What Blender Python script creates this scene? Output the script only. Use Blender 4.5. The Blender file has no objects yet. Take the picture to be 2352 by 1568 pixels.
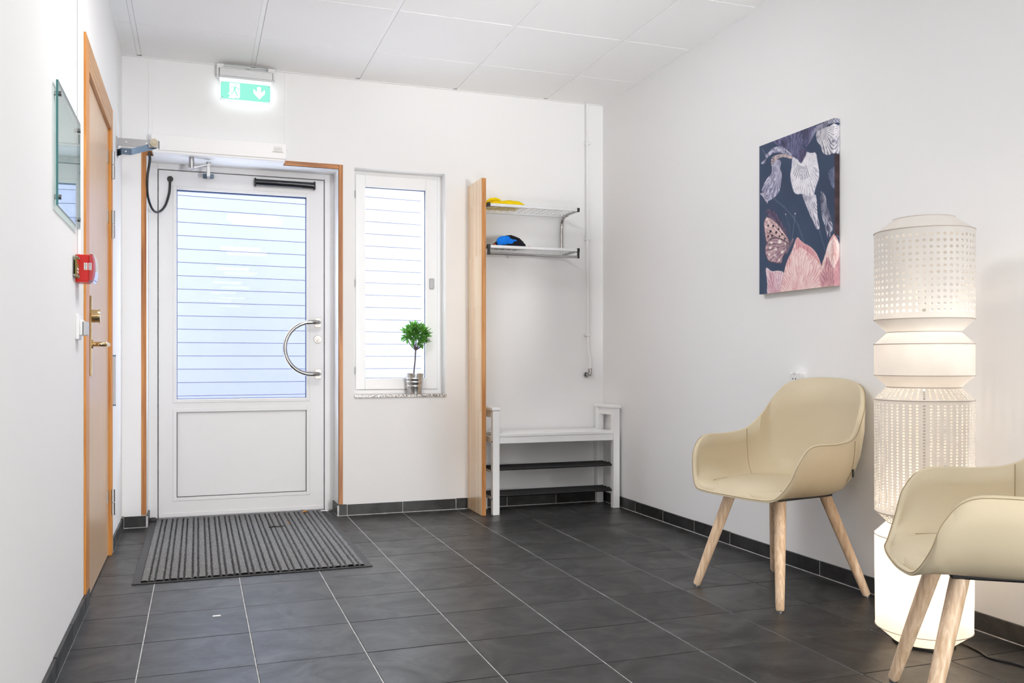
import bpy, bmesh, math, random
import numpy as np
from mathutils import Vector, Matrix

S = bpy.context.scene
COL = S.collection
RND = random.Random(11)

# ------------------------------------------------------------------ camera
cd = bpy.data.cameras.new('camera')
cam = bpy.data.objects.new('camera', cd)
COL.objects.link(cam)
cam.location = (0, 0, 0.9195)
cam.rotation_euler = (math.pi / 2, 0, -0.3385)
cd.sensor_width = 36.0
cd.lens = 2018.61 * 36.0 / 2352.0
cd.shift_x = 11.04 / 2352.0
cd.shift_y = 44.2 / 2352.0
cd.clip_start = 0.05
S.camera = cam

# ------------------------------------------------------------------ world, exposure
W = bpy.data.worlds.new('overcast_sky')
S.world = W
W.use_nodes = True
bg = W.node_tree.nodes['Background']
bg.inputs['Color'].default_value = (0.965, 0.98, 1.0, 1)
bg.inputs['Strength'].default_value = 9.0
S.view_settings.view_transform = 'Standard'
S.view_settings.look = 'None'
S.view_settings.gamma = 1.0
S.view_settings.use_curve_mapping = False
S.view_settings.exposure = 0.0
S.cycles.use_denoising = True
S.cycles.max_bounces = 12
S.cycles.diffuse_bounces = 7
S.cycles.transparent_max_bounces = 24
S.cycles.sample_clamp_indirect = 6.0
S.cycles.caustics_reflective = False
S.cycles.caustics_refractive = False

PANEL_L = 23.5
SIGN_L = 1.0
BULB_L = 0.62

# added fill lights, out of view: a soft area lamp far behind the camera
# and two low spots beside the camera that brighten the ceiling
fl = bpy.data.lights.new('fill_area', 'AREA')
fl.shape = 'RECTANGLE'
fl.size, fl.size_y = 0.45, 1.0
fl.energy = 108.0
fl.spread = math.radians(120)
fl.color = (1.0, 0.995, 0.985)
flo = bpy.data.objects.new('fill_area', fl)
COL.objects.link(flo)
flo.location = (2.13, -4.5, 0.5)
flo.rotation_euler = (math.radians(90 + 10), 0, math.radians(11))
for e_, at_, aim_, size_ in ((185.0, (1.0, 0.2, 0.25), (1.06, 3.7, 2.593), 30), (248.0, (0.4, 0.2, 0.25), (1.75, 3.8, 2.593), 34)):
    sf = bpy.data.lights.new('ceiling_fill', 'SPOT')  # added spot aimed up to lift the ceiling, no lamp of the room
    sf.energy = e_
    sf.spot_size = math.radians(size_)
    sf.spot_blend = 1.0
    sf.shadow_soft_size = 0.15
    sf.color = (1.0, 0.995, 0.985)
    sfo = bpy.data.objects.new('ceiling_fill', sf)
    COL.objects.link(sfo)
    sfo.location = at_
    sfo.rotation_euler = (Vector(aim_) - Vector(at_)).to_track_quat('-Z', 'Y').to_euler()

# ------------------------------------------------------------------ room numbers (metres)
XL, XR, YW, ZC = -0.392, 2.513, 5.244, 2.593
YB = -19.5          # far end of the corridor behind the camera
TX, TP, TY = -0.1686, 0.3351, 3.7662     # floor tile grid


def lin(r, g, b):
    f = lambda c: (c / 255 / 12.92) if c <= 10 else ((c / 255 + 0.055) / 1.055) ** 2.4
    return (f(r), f(g), f(b))


# ------------------------------------------------------------------ materials
def mat(name, col, rough=0.5, metal=0.0, spec=0.5, noise=None, bump=None, coat=0.0, emit=None, rnd=0.0):
    """noise=(scale, amount[, stretch]); bump=(scale, strength); rnd = value change per object"""
    m = bpy.data.materials.new(name)
    m.use_nodes = True
    nt = m.node_tree
    N, L = nt.nodes, nt.links
    p = N['Principled BSDF']
    p.inputs['Base Color'].default_value = (*col, 1)
    p.inputs['Roughness'].default_value = rough
    p.inputs['Metallic'].default_value = metal
    p.inputs['Specular IOR Level'].default_value = spec
    p.inputs['Coat Weight'].default_value = coat
    if emit:
        p.inputs['Emission Color'].default_value = (*emit[0], 1)
        p.inputs['Emission Strength'].default_value = emit[1]
    if noise or bump or rnd:
        tc = N.new('ShaderNodeTexCoord')
        vec = tc.outputs['Object']
        oi = None
        if rnd:
            oi = N.new('ShaderNodeObjectInfo')
            ad = N.new('ShaderNodeVectorMath'); ad.operation = 'MULTIPLY_ADD'
            cb = N.new('ShaderNodeCombineXYZ')
            for k in range(3):
                L.new(oi.outputs['Random'], cb.inputs[k])
            ad.inputs[1].default_value = (37.0, 53.0, 71.0)
            L.new(cb.outputs[0], ad.inputs[0])
            L.new(vec, ad.inputs[2])
            vec = ad.outputs[0]
    if noise or rnd:
        hs = N.new('ShaderNodeHueSaturation')
        hs.inputs['Color'].default_value = (*col, 1)
        if noise:
            nz = N.new('ShaderNodeTexNoise')
            nz.inputs['Scale'].default_value = noise[0]
            nz.inputs['Detail'].default_value = 6
            nz.inputs['Roughness'].default_value = 0.6
            mp = N.new('ShaderNodeMapping')
            if len(noise) > 2:
                mp.inputs['Scale'].default_value = noise[2]
            L.new(vec, mp.inputs['Vector'])
            L.new(mp.outputs[0], nz.inputs['Vector'])
            mr = N.new('ShaderNodeMapRange')
            mr.inputs['From Min'].default_value = 0.3
            mr.inputs['From Max'].default_value = 0.7
            mr.inputs['To Min'].default_value = 1 - noise[1]
            mr.inputs['To Max'].default_value = 1 + noise[1]
            L.new(nz.outputs['Fac'], mr.inputs['Value'])
            val = mr.outputs[0]
            if rnd:
                m2 = N.new('ShaderNodeMath'); m2.operation = 'MULTIPLY_ADD'
                m2.inputs[1].default_value = 2 * rnd
                m2.inputs[2].default_value = 1 - rnd
                L.new(oi.outputs['Random'], m2.inputs[0])
                m3 = N.new('ShaderNodeMath'); m3.operation = 'MULTIPLY'
                L.new(val, m3.inputs[0]); L.new(m2.outputs[0], m3.inputs[1])
                val = m3.outputs[0]
            L.new(val, hs.inputs['Value'])
        elif rnd:
            m2 = N.new('ShaderNodeMath'); m2.operation = 'MULTIPLY_ADD'
            m2.inputs[1].default_value = 2 * rnd
            m2.inputs[2].default_value = 1 - rnd
            L.new(oi.outputs['Random'], m2.inputs[0])
            L.new(m2.outputs[0], hs.inputs['Value'])
        L.new(hs.outputs[0], p.inputs['Base Color'])
    if bump:
        nb = N.new('ShaderNodeTexNoise')
        nb.inputs['Scale'].default_value = bump[0]
        nb.inputs['Detail'].default_value = 4
        L.new(vec, nb.inputs['Vector'])
        bp = N.new('ShaderNodeBump')
        bp.inputs['Strength'].default_value = bump[1]
        bp.inputs['Distance'].default_value = 0.002
        L.new(nb.outputs['Fac'], bp.inputs['Height'])
        L.new(bp.outputs[0], p.inputs['Normal'])
    return m


def wood(name, c1, c2, rough=0.45, axis='Z', scale=1.0, coat=0.0):
    """straight grained wood with the grain along one axis"""
    m = bpy.data.materials.new(name)
    m.use_nodes = True
    nt = m.node_tree
    N, L = nt.nodes, nt.links
    p = N['Principled BSDF']
    tc = N.new('ShaderNodeTexCoord')
    mp = N.new('ShaderNodeMapping')
    s = {'X': (1.2, 30, 30), 'Y': (30, 1.2, 30), 'Z': (30, 30, 1.2)}[axis]
    mp.inputs['Scale'].default_value = [k * scale for k in s]
    L.new(tc.outputs['Object'], mp.inputs['Vector'])
    nz = N.new('ShaderNodeTexNoise')
    nz.inputs['Scale'].default_value = 2.0
    nz.inputs['Detail'].default_value = 8
    nz.inputs['Distortion'].default_value = 0.6
    L.new(mp.outputs[0], nz.inputs['Vector'])
    cr = N.new('ShaderNodeValToRGB')
    cr.color_ramp.elements[0].position = 0.33
    cr.color_ramp.elements[0].color = (*c1, 1)
    cr.color_ramp.elements[1].position = 0.68
    cr.color_ramp.elements[1].color = (*c2, 1)
    L.new(nz.outputs['Fac'], cr.inputs['Fac'])
    L.new(cr.outputs[0], p.inputs['Base Color'])
    p.inputs['Roughness'].default_value = rough
    p.inputs['Coat Weight'].default_value = coat
    p.inputs['Coat Roughness'].default_value = 0.12
    return m


def stave_wood(name, c1, c2):
    """laminated board: narrow vertical staves of slightly different tone"""
    m = bpy.data.materials.new(name)
    m.use_nodes = True
    nt = m.node_tree
    N, L = nt.nodes, nt.links
    p = N['Principled BSDF']
    tc = N.new('ShaderNodeTexCoord')
    sp = N.new('ShaderNodeSeparateXYZ')
    L.new(tc.outputs['Object'], sp.inputs[0])
    cb = N.new('ShaderNodeCombineXYZ')
    L.new(sp.outputs['Z'], cb.inputs['X'])
    ad = N.new('ShaderNodeMath'); ad.operation = 'ADD'
    L.new(sp.outputs['Y'], ad.inputs[0]); L.new(sp.outputs['X'], ad.inputs[1])
    L.new(ad.outputs[0], cb.inputs['Y'])
    br = N.new('ShaderNodeTexBrick')
    br.inputs['Color1'].default_value = (*c1, 1)
    br.inputs['Color2'].default_value = (*c2, 1)
    br.inputs['Mortar'].default_value = (*[0.6 * k for k in c1], 1)
    br.inputs['Scale'].default_value = 1.0
    br.inputs['Mortar Size'].default_value = 0.0004
    br.inputs['Brick Width'].default_value = 0.62
    br.inputs['Row Height'].default_value = 0.033
    L.new(cb.outputs[0], br.inputs['Vector'])
    mp = N.new('ShaderNodeMapping')
    mp.inputs['Scale'].default_value = (60, 60, 2.5)
    L.new(tc.outputs['Object'], mp.inputs['Vector'])
    nz = N.new('ShaderNodeTexNoise')
    nz.inputs['Scale'].default_value = 1.5
    nz.inputs['Detail'].default_value = 6
    L.new(mp.outputs[0], nz.inputs['Vector'])
    mr = N.new('ShaderNodeMapRange')
    mr.inputs['To Min'].default_value = 0.75
    mr.inputs['To Max'].default_value = 1.25
    L.new(nz.outputs['Fac'], mr.inputs['Value'])
    hs = N.new('ShaderNodeHueSaturation')
    L.new(br.outputs['Color'], hs.inputs['Color'])
    L.new(mr.outputs[0], hs.inputs['Value'])
    L.new(hs.outputs[0], p.inputs['Base Color'])
    p.inputs['Roughness'].default_value = 0.25
    p.inputs['Coat Weight'].default_value = 1.0
    p.inputs['Coat Roughness'].default_value = 0.16
    return m


def glass(name, tint, ior=1.45, glare=0.0, glare_col=(1, 1, 1), boost=1.0):
    """thin window pane: clear with a Fresnel reflection, and window glare mixed in as a milky film, set by dust"""
    m = bpy.data.materials.new(name)
    m.use_nodes = True
    nt = m.node_tree
    N, L = nt.nodes, nt.links
    N.remove(N['Principled BSDF'])
    out = N['Material Output']
    tr = N.new('ShaderNodeBsdfTransparent')
    tr.inputs['Color'].default_value = (*tint, 1)
    gl = N.new('ShaderNodeBsdfGlossy')
    gl.inputs['Roughness'].default_value = 0.0
    lw = N.new('ShaderNodeLayerWeight')
    lw.inputs['Blend'].default_value = 0.5
    pw = N.new('ShaderNodeMath'); pw.operation = 'POWER'
    pw.inputs[1].default_value = 5.0
    L.new(lw.outputs['Facing'], pw.inputs[0])
    fr = N.new('ShaderNodeMath'); fr.operation = 'MULTIPLY_ADD'
    f0 = ((ior - 1) / (ior + 1)) ** 2
    fr.inputs[1].default_value = 1 - f0
    fr.inputs[2].default_value = f0
    L.new(pw.outputs[0], fr.inputs[0])
    base = tr.outputs[0]
    if glare > 0:
        tl = N.new('ShaderNodeBsdfTranslucent')
        tl.inputs['Color'].default_value = (*glare_col, 1)
        tc = N.new('ShaderNodeTexCoord')
        nz = N.new('ShaderNodeTexNoise')
        nz.inputs['Scale'].default_value = 2.6
        nz.inputs['Detail'].default_value = 1.5
        nz.inputs['Distortion'].default_value = 0.3
        L.new(tc.outputs['Object'], nz.inputs['Vector'])
        mr = N.new('ShaderNodeMapRange')
        mr.inputs['From Min'].default_value = 0.35
        mr.inputs['From Max'].default_value = 0.7
        mr.inputs['To Min'].default_value = glare * 0.15
        mr.inputs['To Max'].default_value = glare
        L.new(nz.outputs['Fac'], mr.inputs['Value'])
        mx = N.new('ShaderNodeMixShader')
        L.new(mr.outputs[0], mx.inputs[0])
        L.new(tr.outputs[0], mx.inputs[1])
        L.new(tl.outputs[0], mx.inputs[2])
        base = mx.outputs[0]
    m2 = N.new('ShaderNodeMixShader')
    ml = N.new('ShaderNodeMath'); ml.operation = 'MULTIPLY'; ml.use_clamp = True
    ml.inputs[1].default_value = boost
    L.new(fr.outputs[0], ml.inputs[0])
    L.new(ml.outputs[0], m2.inputs[0])
    L.new(base, m2.inputs[1])
    L.new(gl.outputs[0], m2.inputs[2])
    L.new(m2.outputs[0], out.inputs['Surface'])
    return m


def emission(name, col, strength):
    m = bpy.data.materials.new(name)
    m.use_nodes = True
    N, L = m.node_tree.nodes, m.node_tree.links
    N.remove(N['Principled BSDF'])
    e = N.new('ShaderNodeEmission')
    e.inputs['Color'].default_value = (*col, 1)
    e.inputs['Strength'].default_value = strength
    L.new(e.outputs[0], N['Material Output'].inputs['Surface'])
    return m


def paper_shade(name, col):
    m = bpy.data.materials.new(name)
    m.use_nodes = True
    N, L = m.node_tree.nodes, m.node_tree.links
    N.remove(N['Principled BSDF'])
    tl = N.new('ShaderNodeBsdfTranslucent')
    df = N.new('ShaderNodeBsdfDiffuse')
    tc = N.new('ShaderNodeTexCoord')
    nz = N.new('ShaderNodeTexNoise')
    nz.inputs['Scale'].default_value = 14
    nz.inputs['Detail'].default_value = 6
    L.new(tc.outputs['Object'], nz.inputs['Vector'])
    cr = N.new('ShaderNodeValToRGB')
    cr.color_ramp.elements[0].position = 0.3
    cr.color_ramp.elements[0].color = (*[0.93 * c for c in col], 1)
    cr.color_ramp.elements[1].position = 0.7
    cr.color_ramp.elements[1].color = (*col, 1)
    L.new(nz.outputs['Fac'], cr.inputs['Fac'])
    L.new(cr.outputs[0], tl.inputs['Color'])
    L.new(cr.outputs[0], df.inputs['Color'])
    bp = N.new('ShaderNodeBump')
    bp.inputs['Strength'].default_value = 0.25
    bp.inputs['Distance'].default_value = 0.004
    L.new(nz.outputs['Fac'], bp.inputs['Height'])
    L.new(bp.outputs[0], df.inputs['Normal'])
    mx = N.new('ShaderNodeMixShader')
    mx.inputs[0].default_value = 0.24
    L.new(df.outputs[0], mx.inputs[1])
    L.new(tl.outputs[0], mx.inputs[2])
    L.new(mx.outputs[0], N['Material Output'].inputs['Surface'])
    return m


def slate(name, tile=True):
    """charcoal stoneware tile: soft cloudy tone, fine scratches, satin"""
    m = bpy.data.materials.new(name)
    m.use_nodes = True
    nt = m.node_tree
    N, L = nt.nodes, nt.links
    p = N['Principled BSDF']
    tc = N.new('ShaderNodeTexCoord')
    oi = N.new('ShaderNodeObjectInfo')
    cb = N.new('ShaderNodeCombineXYZ')
    for k in range(3):
        L.new(oi.outputs['Random'], cb.inputs[k])
    ad = N.new('ShaderNodeVectorMath'); ad.operation = 'MULTIPLY_ADD'
    ad.inputs[1].default_value = (37.0, 53.0, 71.0)
    L.new(cb.outputs[0], ad.inputs[0])
    L.new(tc.outputs['Object'], ad.inputs[2])
    n1 = N.new('ShaderNodeTexNoise')
    n1.inputs['Scale'].default_value = 5.5
    n1.inputs['Detail'].default_value = 7
    n1.inputs['Roughness'].default_value = 0.62
    n1.inputs['Distortion'].default_value = 0.9
    L.new(ad.outputs[0], n1.inputs['Vector'])
    mp = N.new('ShaderNodeMapping')
    mp.inputs['Scale'].default_value = (12, 90, 40)
    L.new(ad.outputs[0], mp.inputs['Vector'])
    n2 = N.new('ShaderNodeTexNoise')
    n2.inputs['Scale'].default_value = 1.6
    n2.inputs['Detail'].default_value = 5
    L.new(mp.outputs[0], n2.inputs['Vector'])
    cr = N.new('ShaderNodeValToRGB')
    cr.color_ramp.elements[0].position = 0.36
    cr.color_ramp.elements[1].position = 0.66
    a, b = (0.011, 0.040)
    cr.color_ramp.elements[0].color = (a, a, a * 1.01, 1)
    cr.color_ramp.elements[1].color = (b, b, b * 1.01, 1)
    L.new(n1.outputs['Fac'], cr.inputs['Fac'])
    mr = N.new('ShaderNodeMapRange')
    mr.inputs['From Min'].default_value = 0.3
    mr.inputs['From Max'].default_value = 0.7
    mr.inputs['To Min'].default_value = 0.85
    mr.inputs['To Max'].default_value = 1.15
    L.new(n2.outputs['Fac'], mr.inputs['Value'])
    ma = N.new('ShaderNodeMath'); ma.operation = 'MULTIPLY_ADD'
    ma.inputs[1].default_value = 0.42
    ma.inputs[2].default_value = 0.79
    L.new(oi.outputs['Random'], ma.inputs[0])
    mu = N.new('ShaderNodeMath'); mu.operation = 'MULTIPLY'
    L.new(mr.outputs[0], mu.inputs[0]); L.new(ma.outputs[0], mu.inputs[1])
    hs = N.new('ShaderNodeHueSaturation')
    L.new(cr.outputs[0], hs.inputs['Color'])
    L.new(mu.outputs[0], hs.inputs['Value'])
    L.new(hs.outputs[0], p.inputs['Base Color'])
    rr = N.new('ShaderNodeMapRange')
    rr.inputs['From Min'].default_value = 0.35
    rr.inputs['From Max'].default_value = 0.7
    rr.inputs['To Min'].default_value = 0.44
    rr.inputs['To Max'].default_value = 0.34
    L.new(n1.outputs['Fac'], rr.inputs['Value'])
    L.new(rr.outputs[0], p.inputs['Roughness'])
    p.inputs['Specular IOR Level'].default_value = 0.38
    n3 = N.new('ShaderNodeTexNoise')
    n3.inputs['Scale'].default_value = 45
    n3.inputs['Detail'].default_value = 4
    L.new(ad.outputs[0], n3.inputs['Vector'])
    bp = N.new('ShaderNodeBump')
    bp.inputs['Strength'].default_value = 0.22
    bp.inputs['Distance'].default_value = 0.002
    L.new(n3.outputs['Fac'], bp.inputs['Height'])
    L.new(bp.outputs[0], p.inputs['Normal'])
    return m


def speckle(name):
    """pale granite with dark grains"""
    m = bpy.data.materials.new(name)
    m.use_nodes = True
    N, L = m.node_tree.nodes, m.node_tree.links
    p = N['Principled BSDF']
    tc = N.new('ShaderNodeTexCoord')
    vo = N.new('ShaderNodeTexVoronoi')
    vo.inputs['Scale'].default_value = 210
    L.new(tc.outputs['Object'], vo.inputs['Vector'])
    sp = N.new('ShaderNodeSeparateColor')
    L.new(vo.outputs['Color'], sp.inputs[0])
    cr = N.new('ShaderNodeValToRGB')
    cr.color_ramp.interpolation = 'CONSTANT'
    e = cr.color_ramp.elements
    e[0].position = 0; e[0].color = (0.05, 0.045, 0.045, 1)
    e[1].position = 0.22; e[1].color = (0.30, 0.26, 0.24, 1)
    x = e.new(0.5); x.color = (0.62, 0.58, 0.55, 1)
    x = e.new(0.75); x.color = (0.8, 0.79, 0.77, 1)
    L.new(sp.outputs[0], cr.inputs['Fac'])
    L.new(cr.outputs[0], p.inputs['Base Color'])
    p.inputs['Roughness'].default_value = 0.25
    return m


def vcol_mat(name, rough=0.6):
    m = bpy.data.materials.new(name)
    m.use_nodes = True
    N, L = m.node_tree.nodes, m.node_tree.links
    p = N['Principled BSDF']
    at = N.new('ShaderNodeVertexColor')
    at.layer_name = 'print'
    tc = N.new('ShaderNodeTexCoord')
    nz = N.new('ShaderNodeTexNoise')
    nz.inputs['Scale'].default_value = 900
    L.new(tc.outputs['Object'], nz.inputs['Vector'])
    bp = N.new('ShaderNodeBump')
    bp.inputs['Strength'].default_value = 0.2
    bp.inputs['Distance'].default_value = 0.001
    L.new(nz.outputs['Fac'], bp.inputs['Height'])
    L.new(bp.outputs[0], p.inputs['Normal'])
    L.new(at.outputs['Color'], p.inputs['Base Color'])
    p.inputs['Roughness'].default_value = rough
    return m


M = {}
M['wall'] = mat('wall_paint', (0.86, 0.86, 0.865), 0.7, spec=0.25, bump=(260, 0.10))
M['ceiling'] = mat('ceiling_tile_white', (0.89, 0.89, 0.895), 0.8, spec=0.2, bump=(420, 0.12))
M['void'] = mat('ceiling_void', (0.04, 0.04, 0.04), 0.9)
M['bar'] = mat('painted_steel_white', (0.89, 0.89, 0.895), 0.45)
M['white'] = mat('white_lacquer', (0.90, 0.90, 0.905), 0.38, noise=(3, 0.01))
M['door_white'] = mat('door_white_coating', (0.79, 0.79, 0.80), 0.42, noise=(3, 0.012))
M['plastic'] = mat('white_plastic', (0.82, 0.82, 0.82), 0.35, noise=(4, 0.01))
M['grey_plastic'] = mat('grey_plastic', (0.5, 0.5, 0.51), 0.4)
M['slate'] = slate('charcoal_stoneware')
M['grout'] = mat('grout', (0.58, 0.575, 0.57), 0.9, noise=(25, 0.35))
M['dark_floor'] = mat('charcoal_floor_far', (0.04, 0.04, 0.041), 0.45, noise=(6, 0.3))
M['oak'] = wood('oak_trim', lin(150, 88, 36), lin(205, 140, 76), 0.4, 'Z')
M['oak_x'] = wood('oak_trim_across', lin(150, 88, 36), lin(205, 140, 76), 0.4, 'X')
M['frame_oak'] = wood('golden_oak_frame', lin(190, 118, 40), lin(214, 150, 72), 0.4, 'Z', 1.5)
M['frame_oak_y'] = wood('golden_oak_head', lin(172, 122, 72), lin(204, 160, 112), 0.4, 'Y', 1.5)
M['veneer'] = wood('beech_veneer', lin(200, 166, 130), lin(212, 178, 142), 0.30, 'Z', 1.6, coat=0.1)
M['stave'] = stave_wood('laminated_oak', lin(224, 184, 138), lin(240, 214, 178))
M['stave_edge'] = wood('laminated_oak_edge', lin(176, 112, 52), lin(208, 150, 88), 0.4, 'Z', 1.5)
M['ash'] = wood('pale_ash', lin(206, 172, 136), lin(240, 214, 184), 0.42, 'Z', 1.6)
M['leather'] = mat('beige_leather', (0.61, 0.522, 0.365), 0.46, spec=0.4, bump=(420, 0.10), noise=(5, 0.02))
M['thread'] = mat('seam_thread', lin(160, 142, 108), 0.7)
M['steel'] = mat('brushed_steel', (0.42, 0.42, 0.43), 0.32, 1.0, noise=(60, 0.06, (1, 1, 20)))
M['chrome'] = mat('polished_chrome', (0.44, 0.43, 0.425), 0.12, 1.0, bump=(8, 0.01))
M['plate_steel'] = mat('warm_steel_plate', (0.46, 0.41, 0.37), 0.42, 1.0, noise=(80, 0.05))
M['alu'] = mat('white_aluminium', (0.80, 0.80, 0.81), 0.3, 0.55, noise=(40, 0.03))
M['blued'] = mat('blued_steel', (0.13, 0.18, 0.25), 0.3, 0.9, noise=(30, 0.08))
M['brass'] = mat('polished_brass', (0.78, 0.58, 0.30), 0.14, 1.0, bump=(20, 0.02))
M['black'] = mat('black_plastic', (0.012, 0.012, 0.013), 0.35, bump=(150, 0.05))
M['gloss_black'] = mat('glossy_black', (0.008, 0.008, 0.012), 0.06, coat=0.6, bump=(10, 0.01))
M['gasket'] = mat('dark_blue_gasket', (0.015, 0.04, 0.12), 0.6, bump=(90, 0.05))
M['rubber'] = mat('dark_rubber', (0.045, 0.045, 0.046), 0.7, bump=(200, 0.15))
M['carpet'] = mat('grey_carpet_pile', (0.20, 0.20, 0.202), 0.95, spec=0.1, noise=(300, 0.9), bump=(420, 0.9))
M['groove'] = mat('carpet_backing', (0.012, 0.012, 0.013), 0.9, bump=(200, 0.2))
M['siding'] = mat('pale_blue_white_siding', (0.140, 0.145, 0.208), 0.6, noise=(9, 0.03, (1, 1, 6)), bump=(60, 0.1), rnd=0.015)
M['ground'] = mat('outside_paving', (0.70, 0.71, 0.73), 0.85, noise=(8, 0.15))
M['door_glass'] = glass('tinted_insulating_glass', (0.95, 0.97, 1.0), boost=0.12)
M['window_glass'] = glass('glare_window_glass', (0.97, 0.99, 1.0), glare=0.05, glare_col=(0.95, 0.97, 1.0), boost=0.4)  # patchy white veil in the pane stands in for daylight glare
M['board_glass'] = glass('green_edged_glass', (0.86, 0.95, 0.94), boost=1.0)
M['glass_edge'] = mat('glass_edge_green', (0.03, 0.16, 0.16), 0.1, coat=0.5, bump=(8, 0.02))
M['granite'] = speckle('speckled_granite')
M['red'] = mat('alarm_red', lin(205, 18, 14), 0.3, noise=(20, 0.02))
M['clear'] = glass('clear_plastic', (0.93, 0.92, 0.95), boost=2.0)
M['paper'] = mat('white_paper', (0.82, 0.82, 0.81), 0.7, noise=(60, 0.02))
M['ink'] = mat('black_ink', (0.02, 0.02, 0.02), 0.6, noise=(60, 0.1))
M['brown_ink'] = mat('bronze_ink', (0.25, 0.18, 0.08), 0.6, noise=(60, 0.1))
M['olive'] = mat('olive_print', lin(120, 110, 40), 0.4, noise=(60, 0.2))
M['yellow'] = mat('yellow_fabric', lin(240, 208, 12), 0.85, spec=0.2, bump=(500, 0.3), noise=(40, 0.08))
M['blue'] = mat('bright_blue_knit', lin(20, 120, 226), 0.85, spec=0.2, bump=(300, 0.4), noise=(40, 0.12))
M['navy_knit'] = mat('black_knit', (0.012, 0.012, 0.018), 0.9, spec=0.2, bump=(300, 0.4), noise=(60, 0.2))
M['orange_yarn'] = mat('orange_yarn', lin(226, 96, 40), 0.9, bump=(300, 0.3))
M['leaf'] = mat('laurel_leaf', lin(108, 172, 78), 0.4, spec=0.5, noise=(30, 0.15), rnd=0.35)
_n, _l = M['leaf'].node_tree.nodes, M['leaf'].node_tree.links
_t = _n.new('ShaderNodeBsdfTranslucent'); _m = _n.new('ShaderNodeMixShader'); _m.inputs[0].default_value = 0.4
_l.new(_n['Principled BSDF'].inputs['Base Color'].links[0].from_socket, _t.inputs['Color'])
_l.new(_n['Principled BSDF'].outputs[0], _m.inputs[1]); _l.new(_t.outputs[0], _m.inputs[2])
_l.new(_m.outputs[0], _n['Material Output'].inputs['Surface'])
M['bark'] = mat('grey_brown_bark', lin(92, 84, 84), 0.8, noise=(60, 0.3), bump=(120, 0.4))
M['zinc'] = mat('galvanised_zinc', (0.66, 0.66, 0.66), 0.24, 1.0, noise=(25, 0.12))
M['soil'] = mat('soil', (0.03, 0.022, 0.016), 0.95, bump=(120, 0.6))
M['autumn'] = mat('dry_leaf', lin(206, 140, 52), 0.7, noise=(120, 0.15))
M['twig'] = mat('dark_twig', (0.02, 0.015, 0.012), 0.8, bump=(200, 0.3))
M['shade'] = paper_shade('rice_paper_shade', (0.66, 0.645, 0.625))
M['hoop'] = mat('hoop_wire', lin(176, 166, 156), 0.6, bump=(80, 0.1))
M['bulb'] = emission('warm_bulb', (1.0, 0.76, 0.51), 520.0 * BULB_L)
M['bulb_dim'] = emission('warm_bulb_upper', (1.0, 0.82, 0.63), 110.0 * BULB_L)
M['bulb_mid'] = emission('warm_bulb_mid', (1.0, 0.82, 0.63), 34.0 * BULB_L)
M['bulb_top'] = emission('warm_bulb_top', (1.0, 0.85, 0.70), 82.0 * BULB_L)
M['led'] = emission('led_panel', (1.0, 0.995, 0.98), PANEL_L)
M['sign_green'] = emission('sign_green', (0.36, 1.0, 0.80), 0.97 * SIGN_L)
M['sign_white'] = emission('sign_white', (0.93, 1.0, 0.98), 1.3 * SIGN_L)
M['sign_back'] = emission('sign_backlight', (0.92, 1.0, 0.99), 2.8 * SIGN_L)
M['canvas'] = vcol_mat('canvas_print')
M['canvas_back'] = mat('raw_canvas', (0.6, 0.57, 0.5), 0.8, bump=(300, 0.2))

# ------------------------------------------------------------------ geometry helpers
ORG = {}


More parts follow.
